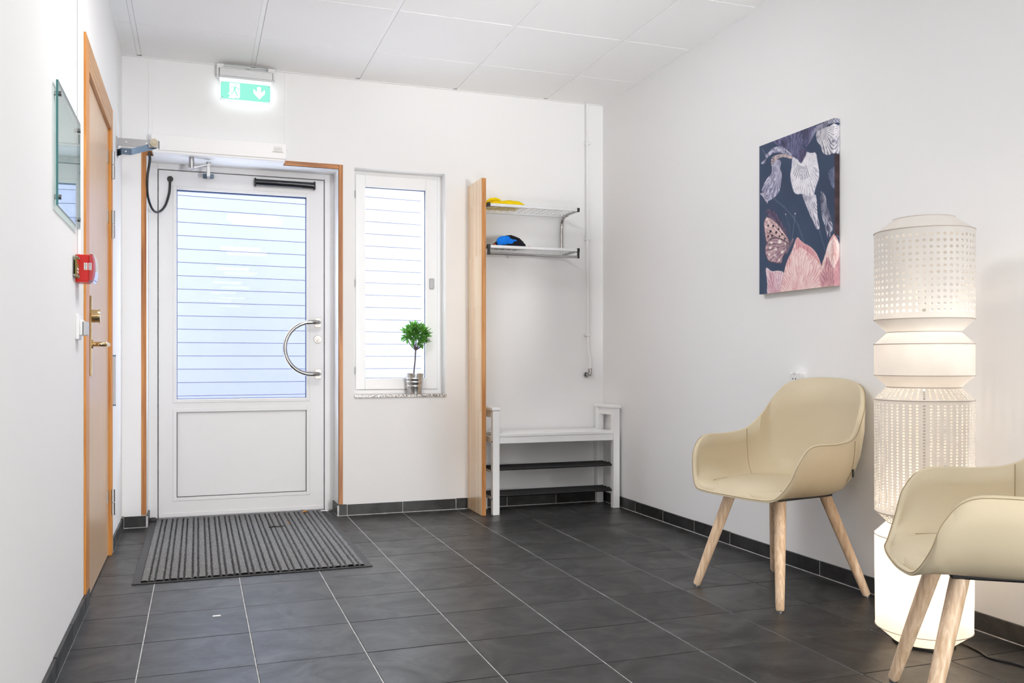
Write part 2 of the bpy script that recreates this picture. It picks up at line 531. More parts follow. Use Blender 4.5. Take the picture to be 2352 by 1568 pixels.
class G:
    def __init__(self):
        self.bm = bmesh.new()

    def box(self, x0, x1, y0, y1, z0, z1, bev=0.0, seg=1):
        r = bmesh.ops.create_cube(self.bm, size=1.0)
        vs = r['verts']
        for v in vs:
            v.co = Vector(((x0 + x1) / 2 + v.co.x * (x1 - x0), (y0 + y1) / 2 + v.co.y * (y1 - y0), (z0 + z1) / 2 + v.co.z * (z1 - z0)))
        if bev:
            es = list({e for v in vs for e in v.link_edges})
            bmesh.ops.bevel(self.bm, geom=es, offset=bev, segments=seg, affect='EDGES', profile=0.6)
        return self

    def prism(self, pts, d):
        """flat polygon of 3-D points, given thickness by the vector d"""
        a = [self.bm.verts.new(p) for p in pts]
        b = [self.bm.verts.new(Vector(p) + Vector(d)) for p in pts]
        n = len(a)
        self.bm.faces.new(a)
        self.bm.faces.new(b[::-1])
        for i in range(n):
            self.bm.faces.new((a[(i + 1) % n], a[i], b[i], b[(i + 1) % n]))
        bmesh.ops.recalc_face_normals(self.bm, faces=self.bm.faces[:])
        return self

    def tube(self, pts, r, n=10, closed=False, cap=True, flat=None):
        P = [Vector(p) for p in pts]
        m = len(P)
        rr = r if isinstance(r, (list, tuple)) else [r] * m
        rings = []
        up = None
        for i in range(m):
            if closed:
                t = P[(i + 1) % m] - P[i - 1]
            else:
                t = P[min(i + 1, m - 1)] - P[max(i - 1, 0)]
            t.normalize()
            if up is None:
                ref = Vector((0, 0, 1)) if abs(t.z) < 0.9 else Vector((0, 1, 0))
                up = (ref - t * ref.dot(t)).normalized()
            else:
                up = (up - t * up.dot(t)).normalized()
            sd = t.cross(up)
            fl = flat or 1.0
            rings.append([self.bm.verts.new(P[i] + (up * math.cos(2 * math.pi * k / n) * fl + sd * math.sin(2 * math.pi * k / n)) * rr[i]) for k in range(n)])
        for i in range(m if closed else m - 1):
            a, b = rings[i], rings[(i + 1) % m]
            for k in range(n):
                self.bm.faces.new((a[k], a[(k + 1) % n], b[(k + 1) % n], b[k]))
        if cap and not closed:
            self.bm.faces.new(rings[0][::-1])
            self.bm.faces.new(rings[-1])
        return self

    def cyl(self, p0, p1, r0, r1=None, n=20):
        return self.tube([p0, p1], [r0, r0 if r1 is None else r1], n)

    def lathe(self, prof, c, n=32, cap0=False, cap1=False):
        rings = []
        for r, z in prof:
            rings.append([self.bm.verts.new((c[0] + r * math.cos(2 * math.pi * k / n), c[1] + r * math.sin(2 * math.pi * k / n), c[2] + z)) for k in range(n)])
        for a, b in zip(rings, rings[1:]):
            for k in range(n):
                self.bm.faces.new((a[k], a[(k + 1) % n], b[(k + 1) % n], b[k]))
        if cap0:
            self.bm.faces.new(rings[0][::-1])
        if cap1:
            self.bm.faces.new(rings[-1])
        return self

    def ball(self, c, r, sx=1, sy=1, sz=1, n=16):
        k = bmesh.ops.create_uvsphere(self.bm, u_segments=n, v_segments=max(6, n // 2), radius=r)
        for v in k['verts']:
            v.co = Vector((c[0] + v.co.x * sx, c[1] + v.co.y * sy, c[2] + v.co.z * sz))
        return self

    def mesh(self, name, m, smooth=False, off=None):
        if off is not None:
            bmesh.ops.translate(self.bm, verts=self.bm.verts[:], vec=-Vector(off))
        me = bpy.data.meshes.new(name)
        self.bm.to_mesh(me)
        self.bm.free()
        if m is not None:
            me.materials.append(m)
        if smooth:
            me.polygons.foreach_set('use_smooth', [True] * len(me.polygons))
            me.set_sharp_from_angle(angle=math.radians(38))
        return me

    def obj(self, name, m, parent=None, smooth=False):
        off = ORG.get(parent.name) if parent is not None else None
        me = self.mesh(name, m, smooth, off)
        return put(name, me, parent)


def put(name, me, parent=None, loc=None):
    o = bpy.data.objects.new(name, me)
    COL.objects.link(o)
    if parent is not None:
        o.parent = parent
        if parent.name in ORG:
            ORG[o.name] = ORG[parent.name]
    if loc is not None:
        o.location = loc
    return o


def thing(name, label, cat, loc=(0, 0, 0), group=None, rot=0.0, local=False):
    o = bpy.data.objects.new(name, None)
    COL.objects.link(o)
    o.empty_display_size = 0.05
    o.location = loc
    o.rotation_euler = (0, 0, rot)
    o['label'] = label
    o['category'] = cat
    if group:
        o['group'] = group
    ORG[o.name] = Vector((0, 0, 0)) if local else Vector(loc)
    return o


def tag(o, label, cat, group=None):
    o['label'] = label
    o['category'] = cat
    if group:
        o['group'] = group
    return o


def struct(o):
    o['kind'] = 'structure'
    return o


def part_label(o, s):
    o['label'] = s
    return o


def copy_tree(o, parent=None):
    c = o.copy()
    COL.objects.link(c)
    if parent is not None:
        c.parent = parent
    for ch in list(o.children):
        copy_tree(ch, c)
    return c


def text_mesh(name, body, size, mtx, m, parent, align='CENTER'):
    cu = bpy.data.curves.new(name, 'FONT')
    cu.body = body
    cu.size = size
    cu.align_x = align
    cu.align_y = 'CENTER'
    cu.extrude = 0.0004
    cu.resolution_u = 2
    t = bpy.data.objects.new(name + '_curve', cu)
    COL.objects.link(t)
    bpy.context.view_layer.update()
    dg = bpy.context.evaluated_depsgraph_get()
    me = bpy.data.meshes.new_from_object(t.evaluated_get(dg))
    bpy.data.objects.remove(t)
    bpy.data.curves.remove(cu)
    me.name = name
    off = ORG.get(parent.name, Vector((0, 0, 0)))
    me.transform(Matrix.Translation(-off) @ mtx)
    me.materials.clear()
    me.materials.append(m)
    return put(name, me, parent)


def homog(src):
    """map 4 corner points (TL, TR, BR, BL) of a drawing to the unit square, s right, t down"""
    A, b = [], []
    for (x, y), (s, t) in zip(src, [(0, 0), (1, 0), (1, 1), (0, 1)]):
        A.append([x, y, 1, 0, 0, 0, -s * x, -s * y]); b.append(s)
        A.append([0, 0, 0, x, y, 1, -t * x, -t * y]); b.append(t)
    h = np.linalg.solve(np.array(A, float), np.array(b, float))

    def f(x, y):
        w = h[6] * x + h[7] * y + 1
        return ((h[0] * x + h[1] * y + h[2]) / w, (h[3] * x + h[4] * y + h[5]) / w)
    return f


def spline(P, n, closed=False):
    """Catmull-Rom through the points"""
    P = [Vector(p) for p in P]
    m = len(P)
    out = []
    segs = m if closed else m - 1
    for i in range(segs):
        if closed:
            a, b, c, d = P[i - 1], P[i], P[(i + 1) % m], P[(i + 2) % m]
        else:
            a, b, c, d = P[max(i - 1, 0)], P[i], P[i + 1], P[min(i + 2, m - 1)]
        for k in range(n):
            t = k / n
            out.append(0.5 * ((2 * b) + (c - a) * t + (2 * a - 5 * b + 4 * c - d) * t * t + (3 * b - a - 3 * c + d) * t ** 3))
    if not closed:
        out.append(P[-1])
    return out


# ================================================================== THE SETTING
# ---- floor: grout bed, then one object per tile
g = G().box(XL - 0.25, XR + 0.25, YB - 0.2, 5.52, -0.08, -0.0022)
floor = struct(g.obj('floor', M['grout']))
g = G().box(-TP / 2 + 0.0018, TP / 2 - 0.0018, -TP / 2 + 0.0016, TP / 2 - 0.0016, -0.010, 0.0, bev=0.0012)
tile_me = g.mesh('floor_tile', M['slate'])
for i in range(-1, 9):
    for j in range(-9, 5):
        x = TX + (i + 0.5) * TP
        if x - TP / 2 > XR + 0.05:
            continue
        o = put('floor_tile', tile_me, floor, (x, TY + (j + 0.5) * TP, RND.uniform(-0.0004, 0)))
        o.rotation_euler = (RND.uniform(-0.0012, 0.0012), RND.uniform(-0.0012, 0.0012), RND.choice((0, math.pi)))
G().box(XL - 0.2, XR + 0.2, YB, TY - 9 * TP - 0.002, -0.01, 0.0).obj('plain_floor', M['dark_floor'], floor)

# ---- walls
g = G()
DX0, DX1, DZ = -0.268, 0.787, 2.055
WX0, WX1, WZ0, WZ1 = 0.881, 1.442, 0.699, 2.072
g.box(XL - 0.25, DX0, YW, 5.50, 0, 2.9)
g.box(DX0, DX1, YW, 5.50, DZ, 2.9)
g.box(DX1, WX0, YW, 5.50, 0, 2.9)
g.box(WX0, WX1, YW, 5.50, 0, WZ0)
g.box(WX0, WX1, YW, 5.50, WZ1, 2.9)
g.box(WX1, XR + 0.25, YW, 5.50, 0, 2.9)
wall_back = struct(g.obj('wall_back', M['wall']))
LY0, LY1, LZ = 3.635, 4.55, 2.05
g = G()
g.box(XL - 0.2, XL, YB, LY0, 0, 2.9)
g.box(XL - 0.2, XL, LY0, LY1, LZ, 2.9)
g.box(XL - 0.2, XL, LY1, YW, 0, 2.9)
wall_left = struct(g.obj('wall_left', M['wall']))
wall_right = struct(G().box(XR, XR + 0.2, YB, YW, 0, 2.9).obj('wall_right', M['wall']))
wall_rear = struct(G().box(XL - 0.2, XR + 0.2, YB - 0.2, YB, 0, 2.9).obj('wall_rear', M['wall']))

# ---- suspended ceiling
CX, CY = -0.3034, 4.7339
ceiling = struct(G().box(XL - 0.1, XR + 0.1, YB, 5.4, 2.66, 2.72).obj('ceiling', M['void']))
CY0 = CY - 6 * 0.6
G().box(XL, XR, YB, CY0 - 0.002, ZC, 2.655).obj('plain_ceiling', M['ceiling'], ceiling)
BW = 0.012


def ceiling_tile(x0, x1, y0, y1):
    me = G().box(-(x1 - x0) / 2, (x1 - x0) / 2, -(y1 - y0) / 2, (y1 - y0) / 2, 0, 0.016, bev=0.0022).mesh('ceiling_tile', M['ceiling'])
    return me


cache = {}
for j in range(-6, 1):
    y0 = CY + 0.6 * j + 0.0025
    y1 = CY + 0.6 * (j + 1) - 0.0025
    y1 = min(y1, YW - 0.004)
    for i in range(-1, 5):
        if i == 1 and j == -3:
            continue
        x0 = max(CX + 0.6 * i + BW, XL + 0.006)
        x1 = min(CX + 0.6 * (i + 1) - BW, XR - 0.006)
        key = (round(x1 - x0, 4), round(y1 - y0, 4))
        if key not in cache:
            cache[key] = ceiling_tile(x0, x1, y0, y1)
        put('ceiling_tile', cache[key], ceiling, ((x0 + x1) / 2, (y0 + y1) / 2, ZC + 0.0))
for i in range(0, 5):
    x = CX + 0.6 * i
    G().box(x - BW + 0.0012, x + BW - 0.0012, CY0, YW - 0.022, ZC + 0.0045, ZC + 0.012).obj('ceiling_bar', M['bar'], ceiling)
G().box(XL, XR, YW - 0.020, YW, ZC - 0.0025, ZC + 0.0005).obj('edge_trim', M['bar'], ceiling)
G().box(XR - 0.020, XR, CY0, YW - 0.021, ZC - 0.0025, ZC + 0.0005).obj('edge_trim', M['bar'], ceiling)
G().box(XL, XL + 0.020, CY0, YW - 0.021, ZC - 0.0025, ZC + 0.0005).obj('edge_trim', M['bar'], ceiling)
# LED panels, one every five modules down the corridor
for k in range(7):
    y0 = CY + 0.6 * (-3 - 5 * k)
    zb = ZC + (0.004 if k == 0 else -0.012)
    x0, x1 = CX + 0.6 + 0.004, CX + 1.2 - 0.004
    me = G().box(x0, x1, y0 + 0.004, y0 + 0.596, zb + 0.003, zb + 0.012).obj('light_panel_frame', M['bar'], ceiling)
    G().box(x0 + 0.012, x1 - 0.012, y0 + 0.016, y0 + 0.584, zb, zb + 0.003).obj('light_panel', M['led'], ceiling)

# ---- wall battens on the panel joints above the entrance
struct(G().box(-0.257, -0.236, YW - 0.004, YW, 2.14, ZC - 0.003, bev=0.001).obj('trim_4', M['wall']))
struct(G().box(0.474, 0.496, YW - 0.004, YW, 2.14, ZC - 0.003, bev=0.001).obj('trim_5', M['wall']))
struct(G().box(-0.056, -0.053, YW - 0.0008, YW, 2.15, ZC - 0.003).obj('trim_6', M['wall']))

# ---- skirting tiles
BH, BT = 0.066, 0.010


def skirting(name, segs, axis, at, sgn):
    """row of skirting tiles: one object each"""
    root = None
    for a, b in segs:
        if b - a < 0.012:
            continue
        a, b = a + 0.0016, b - 0.0016
        lo, hi = (at - BT, at) if sgn < 0 else (at, at + BT)
        h = BH + RND.uniform(-0.0025, 0.0015)
        if root is None:
            q = [s for s in segs]
            A, B = q[0][0], q[-1][1]
            gg = G()
            for s0, s1 in merge(segs):
                l2, h2 = (at - BT + 0.0012, at) if sgn < 0 else (at, at + BT - 0.0012)
                if axis == 'X':
                    gg.box(s0, s1, l2, h2, 0, BH - 0.003)
                else:
                    gg.box(l2, h2, s0, s1, 0, BH - 0.003)
            root = struct(gg.obj(name, M['grout']))
        gg = G()
        if axis == 'X':
            gg.box(a, b, lo, hi, 0.004, h, bev=0.0012)
        else:
            gg.box(lo, hi, a, b, 0.004, h, bev=0.0012)
        gg.obj('skirting_tile', M['slate'], root)
    return root


def merge(segs):
    out = []
    for a, b in segs:
        if out and abs(out[-1][1] - a) < 1e-4:
            out[-1][1] = b
        else:
            out.append([a, b])
    return out


def grid_segs(a, b, o, p):
    k = math.floor((a - o) / p) + 1
    cuts = [a]
    while o + k * p < b - 0.005:
        if o + k * p > a + 0.005:
            cuts.append(o + k * p)
        k += 1
    cuts.append(b)
    return list(zip(cuts, cuts[1:]))


PX0, PX1 = 1.586, 1.615      # the upright wooden board
skirting('baseboard_back', grid_segs(XL + BT, DX0, TX, TP) + grid_segs(DX1, PX0 - 0.002, TX, TP) + grid_segs(PX1 + 0.002, XR - BT, TX, TP), 'X', YW, -1)
skirting('baseboard_right', grid_segs(0.6, YW, TY, TP), 'Y', XR, -1)
skirting('baseboard_left', grid_segs(1.4, LY0, TY + 0.05, TP) + grid_segs(4.605, YW, TY + 0.05, TP), 'Y', XL, 1)
skirting('baseboard_reveal', [(YW - BT, 5.425)], 'Y', DX1, -1)
skirting('baseboard_jamb', [(YW - BT, 5.425)], 'Y', DX0 - 0.0005, 1)

# ---- oak edging round the entrance recess
def oak(name, x0, x1, z0, z1, m):
    return struct(G().box(x0, x1, YW - 0.004, YW + 0.012, z0, z1, bev=0.001).obj(name, m))


oak('trim_1', -0.294, -0.268, 0.0675, 2.081, M['oak'])
oak('trim_2', 0.787, 0.812, 0.0675, 2.081, M['oak'])
oak('trim_3', -0.268, 0.787, 2.055, 2.081, M['oak_x'])

# ---- entrance door
DY = 5.43
g = G()
g.box(DX0, -0.218, DY - 0.004, 5.50, 0, DZ, bev=0.002)
g.box(0.730, DX1, DY - 0.004, 5.50, 0, DZ, bev=0.002)
g.box(-0.218, 0.730, DY - 0.004, 5.50, 2.022, DZ, bev=0.002)
g.box(-0.218, -0.196, 5.4865, 5.50, 0, 2.022)
g.box(0.708, 0.730, 5.4865, 5.50, 0, 2.022)
g.box(-0.196, 0.708, 5.4865, 5.50, 2.00, 2.022)
door = struct(g.obj('door_1', M['door_white']))
lx0, lx1, lz0, lz1 = -0.2125, 0.7245, 0.014, 2.0165
gx0, gx1, gz0, gz1 = -0.115, 0.622, 0.696, 1.911
px0, px1, pz0, pz1 = -0.119, 0.622, 0.128, 0.621
g = G()
g.box(lx0, gx0 - 0.021, DY, DY + 0.055, lz0, lz1)
g.box(gx1 + 0.021, lx1, DY, DY + 0.055, lz0, lz1)
g.box(gx0 - 0.021, gx1 + 0.021, DY, DY + 0.055, gz1 + 0.021, lz1)
g.box(gx0 - 0.021, gx1 + 0.021, DY, DY + 0.055, pz1 + 0.018, gz0 - 0.018)
g.box(gx0 - 0.021, gx1 + 0.021, DY, DY + 0.055, lz0, pz0 - 0.021)
g.box(lx0, lx1, DY - 0.004, DY, lz0 + 0.004, lz0 + 0.026, bev=0.001)
leaf = g.obj('door_leaf', M['door_white'], door)


def bead(x0, x1, z0, z1, w, name, m, y0, y1, par):
    g = G()
    g.box(x0 - w, x0, y0, y1, z0 - w, z1 + w, bev=0.0015)
    g.box(x1, x1 + w, y0, y1, z0 - w, z1 + w, bev=0.0015)
    g.box(x0, x1, y0, y1, z1, z1 + w, bev=0.0015)
    g.box(x0, x1, y0, y1, z0 - w, z0, bev=0.0015)
    return g.obj(name, m, par)


bead(gx0, gx1, gz0, gz1, 0.0205, 'glazing_bead', M['door_white'], DY - 0.0035, DY + 0.02, leaf)
bead(px0 + 0.004, px1, pz0, pz1, 0.0205, 'panel_bead', M['door_white'], DY - 0.0025, DY + 0.02, leaf)
G().box(px0 + 0.004, px1, DY + 0.012, DY + 0.03, pz0, pz1).obj('kick_panel', M['door_white'], leaf)
g = G()
for a in ((px0 + 0.004, px0 + 0.0075, pz0, pz1), (px1 - 0.0035, px1, pz0, pz1), (px0 + 0.004, px1, pz0, pz0 + 0.0035), (px0 + 0.004, px1, pz1 - 0.002, pz1)):
    g.box(a[0], a[1], DY + 0.006, DY + 0.0125, a[2], a[3])
part_label(g.obj('panel_gasket', M['black'], leaf), 'thin black seal round the panel')
g = G()
for a in ((gx0, gx0 + 0.003, gz0, gz1), (gx1 - 0.0035, gx1, gz0, gz1), (gx0, gx1, gz0, gz0 + 0.003), (gx0, gx1, gz1 - 0.005, gz1)):
    g.box(a[0], a[1], DY + 0.014, DY + 0.04, a[2], a[3])
part_label(g.obj('glass_gasket', M['gasket'], leaf), 'dark blue seal round the glass')
G().box(gx0 + 0.001, gx1 - 0.001, DY + 0.020, DY + 0.0205, gz0 + 0.001, gz1 - 0.001).obj('glass_pane', M['door_glass'], leaf)
me = G().box(-(gx1 - gx0) / 2, (gx1 - gx0) / 2, 0, 0.0005, -(gz1 - gz0) / 2, (gz1 - gz0) / 2).mesh('glass_pane', M['door_glass'])
o = put('glass_pane', me, leaf, ((gx0 + gx1) / 2, DY + 0.036, (gz0 + gz1) / 2))
o.rotation_euler = (-0.0035, 0, -0.006)
G().box(DX0, DX1, DY - 0.006, DY + 0.07, 0.0, 0.012, bev=0.002).obj('threshold', M['steel'], door)
# pull handle: half-moon bar on two plates
g = G()
hx, hy = 0.689, DY - 0.066
R0 = 0.156
zc = 0.995
pts = [(hx, DY - 0.004, zc + R0), (hx, hy + 0.02, zc + R0), (hx - 0.006, hy + 0.005, zc + R0), (hx - 0.022, hy, zc + R0)]
pts += [(hx - 0.045 - R0 * math.sin(a), hy, zc + R0 * math.cos(a)) for a in [math.pi * k / 28 for k in range(29)]]
pts += [(hx - 0.022, hy, zc - R0), (hx - 0.006, hy + 0.005, zc - R0), (hx, hy + 0.02, zc - R0), (hx, DY - 0.004, zc - R0)]
g.tube(pts, 0.0125, 14)
ph = part_label(g.obj('pull_handle', M['chrome'], leaf, True), 'polished half-moon pull handle')
for z in (zc + R0, zc - R0):
    g = G().box(hx - 0.017, hx + 0.019, DY - 0.004, DY, z - 0.028, z + 0.028, bev=0.001)
    for s in (-0.020, 0.020):
        g.cyl((hx + 0.003, DY - 0.0065, z + s), (hx + 0.003, DY - 0.003, z + s), 0.0045, n=10)
    g.obj('mount_plate', M['plate_steel'], leaf)
g = G()
g.cyl((0.689, DY, 1.05), (0.689, DY - 0.008, 1.05), 0.024, 0.022, 28)
g.cyl((0.689, DY - 0.008, 1.05), (0.689, DY - 0.014, 1.05), 0.014, 0.013, 20)
g.box(0.683, 0.695, DY - 0.020, DY - 0.012, 1.034, 1.052, bev=0.002)
g.obj('lock_cylinder', M['plate_steel'], leaf, True)

# ---- window: granite sill, frame, opening sash
SY = 5.344
g = G()
fw = 0.026
g.box(WX0, WX0 + fw, SY - 0.001, 5.47, 0.716, WZ1)
g.box(WX1 - fw, WX1, SY - 0.001, 5.47, 0.716, WZ1)
g.box(WX0 + fw, WX1 - fw, SY - 0.001, 5.47, WZ1 - fw, WZ1)
g.box(WX0 + fw, WX1 - fw, SY - 0.001, 5.47, 0.716, 0.716 + fw)
win = struct(g.obj('window_1', M['white']))
sx0, sx1, sz0, sz1 = 0.902, 1.415, 0.744, 2.052
wx0, wx1, wz0, wz1 = 0.961, 1.340, 0.812, 1.980
g = G()
g.box(sx0, wx0, SY - 0.014, SY + 0.045, sz0, sz1, bev=0.003)
g.box(wx1, sx1, SY - 0.014, SY + 0.045, sz0, sz1, bev=0.003)
g.box(wx0, wx1, SY - 0.014, SY + 0.045, wz1, sz1, bev=0.003)
g.box(wx0, wx1, SY - 0.014, SY + 0.045, sz0, wz0, bev=0.003)
sash = g.obj('sash', M['white'], win)
G().box(wx0 - 0.004, wx1 + 0.004, SY + 0.016, SY + 0.0165, wz0 - 0.004, wz1 + 0.004).obj('glass_pane', M['window_glass'], sash)
g = G()
for a in ((wx0, wx0 + 0.0025, wz0, wz1), (wx1 - 0.003, wx1, wz0, wz1), (wx0, wx1, wz0, wz0 + 0.0025), (wx0, wx1, wz1 - 0.003, wz1)):
    g.box(a[0], a[1], SY + 0.008, SY + 0.018, a[2], a[3])
part_label(g.obj('glass_gasket', M['gasket'], sash), 'thin blue-grey seal round the glass')
g = G()
g.box(wx0 - 0.03, wx0, SY + 0.055, SY + 0.11, sz0, sz1)
g.box(wx1, wx1 + 0.04, SY + 0.055, SY + 0.11, sz0, sz1)
g.box(wx0, wx1, SY + 0.055, SY + 0.11, wz1, sz1)
g.box(wx0, wx1, SY + 0.055, SY + 0.11, sz0, wz0 + 0.0)
g.obj('outer_sash', M['white'], win)
g = G().box(1.361, 1.391, SY - 0.022, SY - 0.014, 1.366, 1.432, bev=0.007, seg=3)
part_label(g.obj('window_lock', M['grey_plastic'], sash, True), 'grey rounded lock plate')
for z in (0.86, 1.39, 1.93):
    G().cyl((WX0 + 0.012, SY - 0.010, z - 0.022), (WX0 + 0.012, SY - 0.010, z + 0.022), 0.0055, n=10).obj('hinge', M['steel'], sash, True)
sill = G().box(0.8815, 1.4415, YW, SY + 0.0, 0.699, 0.716).box(0.880, 1.446, YW - 0.012, YW - 0.0005, 0.699, 0.716, bev=0.002)
part_label(sill.obj('window_sill', M['granite'], win), 'speckled grey granite sill')

# ---- left wall door: oak frame, veneered leaf, brass furniture
DLX = -0.384
g = G()
g.box(XL, DLX, 3.53, LY0, BH + 0.002, 2.118, bev=0.001)
g.box(XL - 0.03, XL, LY0 - 0.02, LY0, 0, 2.05)
g.box(XL, DLX, LY1, 4.602, 0, 2.118, bev=0.001)
g.box(XL - 0.03, DLX - 0.001, LY1 - 0.012, LY1, 0, 2.05, bev=0.001)
d2 = struct(g.obj('door_2', M['frame_oak']))
g = G()
g.box(XL, DLX, LY0, LY1, 2.03, 2.118, bev=0.001)
g.box(XL - 0.03, DLX - 0.001, LY0, LY1, 2.01, 2.03)
part_label(g.obj('frame_head', M['frame_oak_y'], d2), 'paler head piece of the frame')
lv = G().box(-0.441, -0.398, LY0 + 0.002, LY1 - 0.014, 0.006, 2.008, bev=0.002).obj('door_leaf', M['veneer'], d2)
LXF = -0.398
hyl = 3.80
g = G().box(LXF, LXF + 0.006, hyl - 0.02, hyl + 0.02, 0.86, 1.175, bev=0.0025)
part_label(g.obj('lock_plate', M['brass'], lv), 'long brass lock plate')
g = G()
g.cyl((LXF + 0.006, hyl, 1.095), (LXF + 0.03, hyl, 1.095), 0.026, 0.024, 24)
g.cyl((LXF + 0.03, hyl, 1.095), (LXF + 0.036, hyl, 1.095), 0.028, 0.026, 24)
part_label(g.obj('turn_knob', M['brass'], lv, True), 'round brass thumb-turn')
g = G().tube(spline([(LXF + 0.006, hyl, 0.985), (LXF + 0.040, hyl, 0.985), (LXF + 0.052, hyl + 0.012, 0.985), (LXF + 0.054, hyl + 0.05, 0.985), (LXF + 0.053, hyl + 0.12, 0.985)], 5), 0.0095, 12)
g.cyl((LXF + 0.005, hyl, 0.985), (LXF + 0.011, hyl, 0.985), 0.017, n=20)
part_label(g.obj('lever_handle', M['brass'], lv, True), 'brass lever handle')
for z0, z1 in ((1.78, 1.91), (1.50, 1.63), (0.19, 0.31)):
    zm = (z0 + z1) / 2
    g = G()
    g.cyl((DLX + 0.005, LY1 - 0.004, zm + 0.002), (DLX + 0.005, LY1 - 0.004, z1), 0.0095, n=14)
    g.cyl((DLX + 0.005, LY1 - 0.004, z0), (DLX + 0.005, LY1 - 0.004, zm - 0.002), 0.0095, n=14)
    g.box(LXF, LXF + 0.002, LY1 - 0.060, LY1 - 0.015, zm + 0.003, z1 - 0.002)
    g.box(DLX - 0.004, DLX + 0.001, LY1 - 0.008, LY1 + 0.012, z0 + 0.002, zm - 0.003)
    g.obj('hinge', M['steel'], d2, True)

# ---- outside: neighbouring boarded facade across a paved alley
kx = 0.0935
fac = bpy.data.objects.new('wall_outside', None)
COL.objects.link(fac)
fac.location = (0, 8.4, 0)
fac.rotation_euler = (0, 0, math.atan(kx))
struct(fac)
bw = 0.1195
bme = {}
board = G()
board.prism([(-9, 0.02, 0.0012), (-9, -0.010, 0.0012), (-9, -0.012, 0.0032), (-9, -0.009, bw - 0.0030), (-9, -0.006, bw - 0.0008), (-9, 0.02, bw - 0.0008)], (18, 0, 0))
bmesh_board = board.mesh('siding_board', M['siding'])
z = 2.397 - 22 * bw
while z < 2.75:
    put('siding_board', bmesh_board, fac, (0, 0, z))
    z += bw
back = G().box(-9, 9, 0.012, 0.2, -0.3, 2.86).mesh('backing_wall', mat('siding_shadow_gap', (0.105, 0.122, 0.125), 0.8, noise=(5, 0.05)))
put('backing_wall', back, fac)
struct(G().box(-12, 12, 5.52, 10.5, -0.15, -0.05).obj('ground', M['ground']))

# ================================================================== THINGS ON THE WALLS
# ---- emergency exit sign
es = thing('exit_sign', 'lit green exit sign with running man and down arrow above the glazed door', 'exit sign', (0.26, 5.19, 2.59))
g = G()
g.box(0.115, 0.402, 5.165, 5.215, 2.513, 2.561, bev=0.003)
g.box(0.113, 0.404, 5.160, 5.220, 2.503, 2.513, bev=0.002)
for z in (2.523, 2.532, 2.541):
    g.box(0.116, 0.401, 5.1640, 5.1655, z, z + 0.004)
g.obj('housing', M['alu'], es)
for x0, x1, xa, xb in ((0.100, 0.138, 0.100, 0.1125), (0.378, 0.417, 0.4045, 0.417)):
    g = G()
    g.box(x0, x1, 5.185, YW, 2.562, 2.588, bev=0.002)
    g.box(xa, xb, 5.185, YW, 2.522, 2.563, bev=0.002)
    g.obj('bracket', M['plastic'], es)
PY = 5.190
G().box(0.117, 0.396, PY - 0.003, PY + 0.003, 2.385, 2.504).obj('clear_panel', M['clear'], es)
G().box(0.118, 0.395, PY + 0.004, PY + 0.006, 2.40, 2.502).obj('back_light', M['sign_back'], es)
hm = homog([(315, 665), (1655, 790), (1655, 1248), (310, 1120)])
SX0, SX1, SZ1, SZ0 = 0.1205, 0.391, 2.4895, 2.393


def sp(x, y, d):
    s, t = hm(x, y)
    return (SX0 + s * (SX1 - SX0), PY - 0.003 - d, SZ1 + t * (SZ0 - SZ1))


def sign_poly(name, polys, m, d):
    g = G()
    for P in polys:
        g.prism([sp(x, y, d) for x, y in P], (0, -0.0004, 0))
    return g.obj(name, m, es)


g = G().box(SX0, SX1, PY - 0.0036, PY - 0.0032, SZ0, SZ1)
eds = [e for e in g.bm.edges if abs(e.verts[0].co.x - e.verts[1].co.x) < 1e-6 and abs(e.verts[0].co.z - e.verts[1].co.z) < 1e-6]
bmesh.ops.bevel(g.bm, geom=eds, offset=0.012, segments=4, affect='EDGES', profile=0.5)
g.obj('green_face', M['sign_green'], es)
sign_poly('door_symbol', [[(550, 712), (825, 735), (828, 1095), (775, 1143), (728, 1130), (760, 1095), (738, 1092), (690, 1135), (505, 1110), (555, 1065), (552, 1025), (505, 1005), (550, 955)]], M['sign_white'], 0.001)
sign_poly('running_man', [
    [(717, 768), (722, 750), (738, 748), (750, 760), (747, 782), (732, 788), (720, 783)],
    [(660, 812), (715, 818), (790, 880), (820, 884), (820, 898), (780, 896), (722, 845), (700, 930), (665, 930), (648, 1000), (540, 992), (545, 975), (632, 982), (650, 920), (672, 832), (628, 815), (600, 862), (588, 855), (618, 803)],
    [(682, 925), (705, 915), (775, 1062), (752, 1072)]], M['sign_green'], 0.002)
sign_poly('down_arrow', [[(1292, 822), (1398, 832), (1398, 985), (1505, 905), (1505, 1018), (1352, 1160), (1192, 985), (1195, 875), (1292, 965)]], M['sign_white'], 0.001)
for x, y in ((352, 692), (355, 1082), (1625, 822), (1625, 1200)):
    p = sp(x, y, 0.0005)
    G().cyl(p, (p[0], p[1] - 0.002, p[2]), 0.0028, n=10).obj('screw', M['steel'], es)
G().tube(spline([(0.262, 5.226, 2.589), (0.275, 5.205, 2.580), (0.31, 5.20, 2.572), (0.35, 5.20, 2.571), (0.38, 5.20, 2.574)], 5), 0.0028, 8).obj('cable', M['plastic'], es, True)

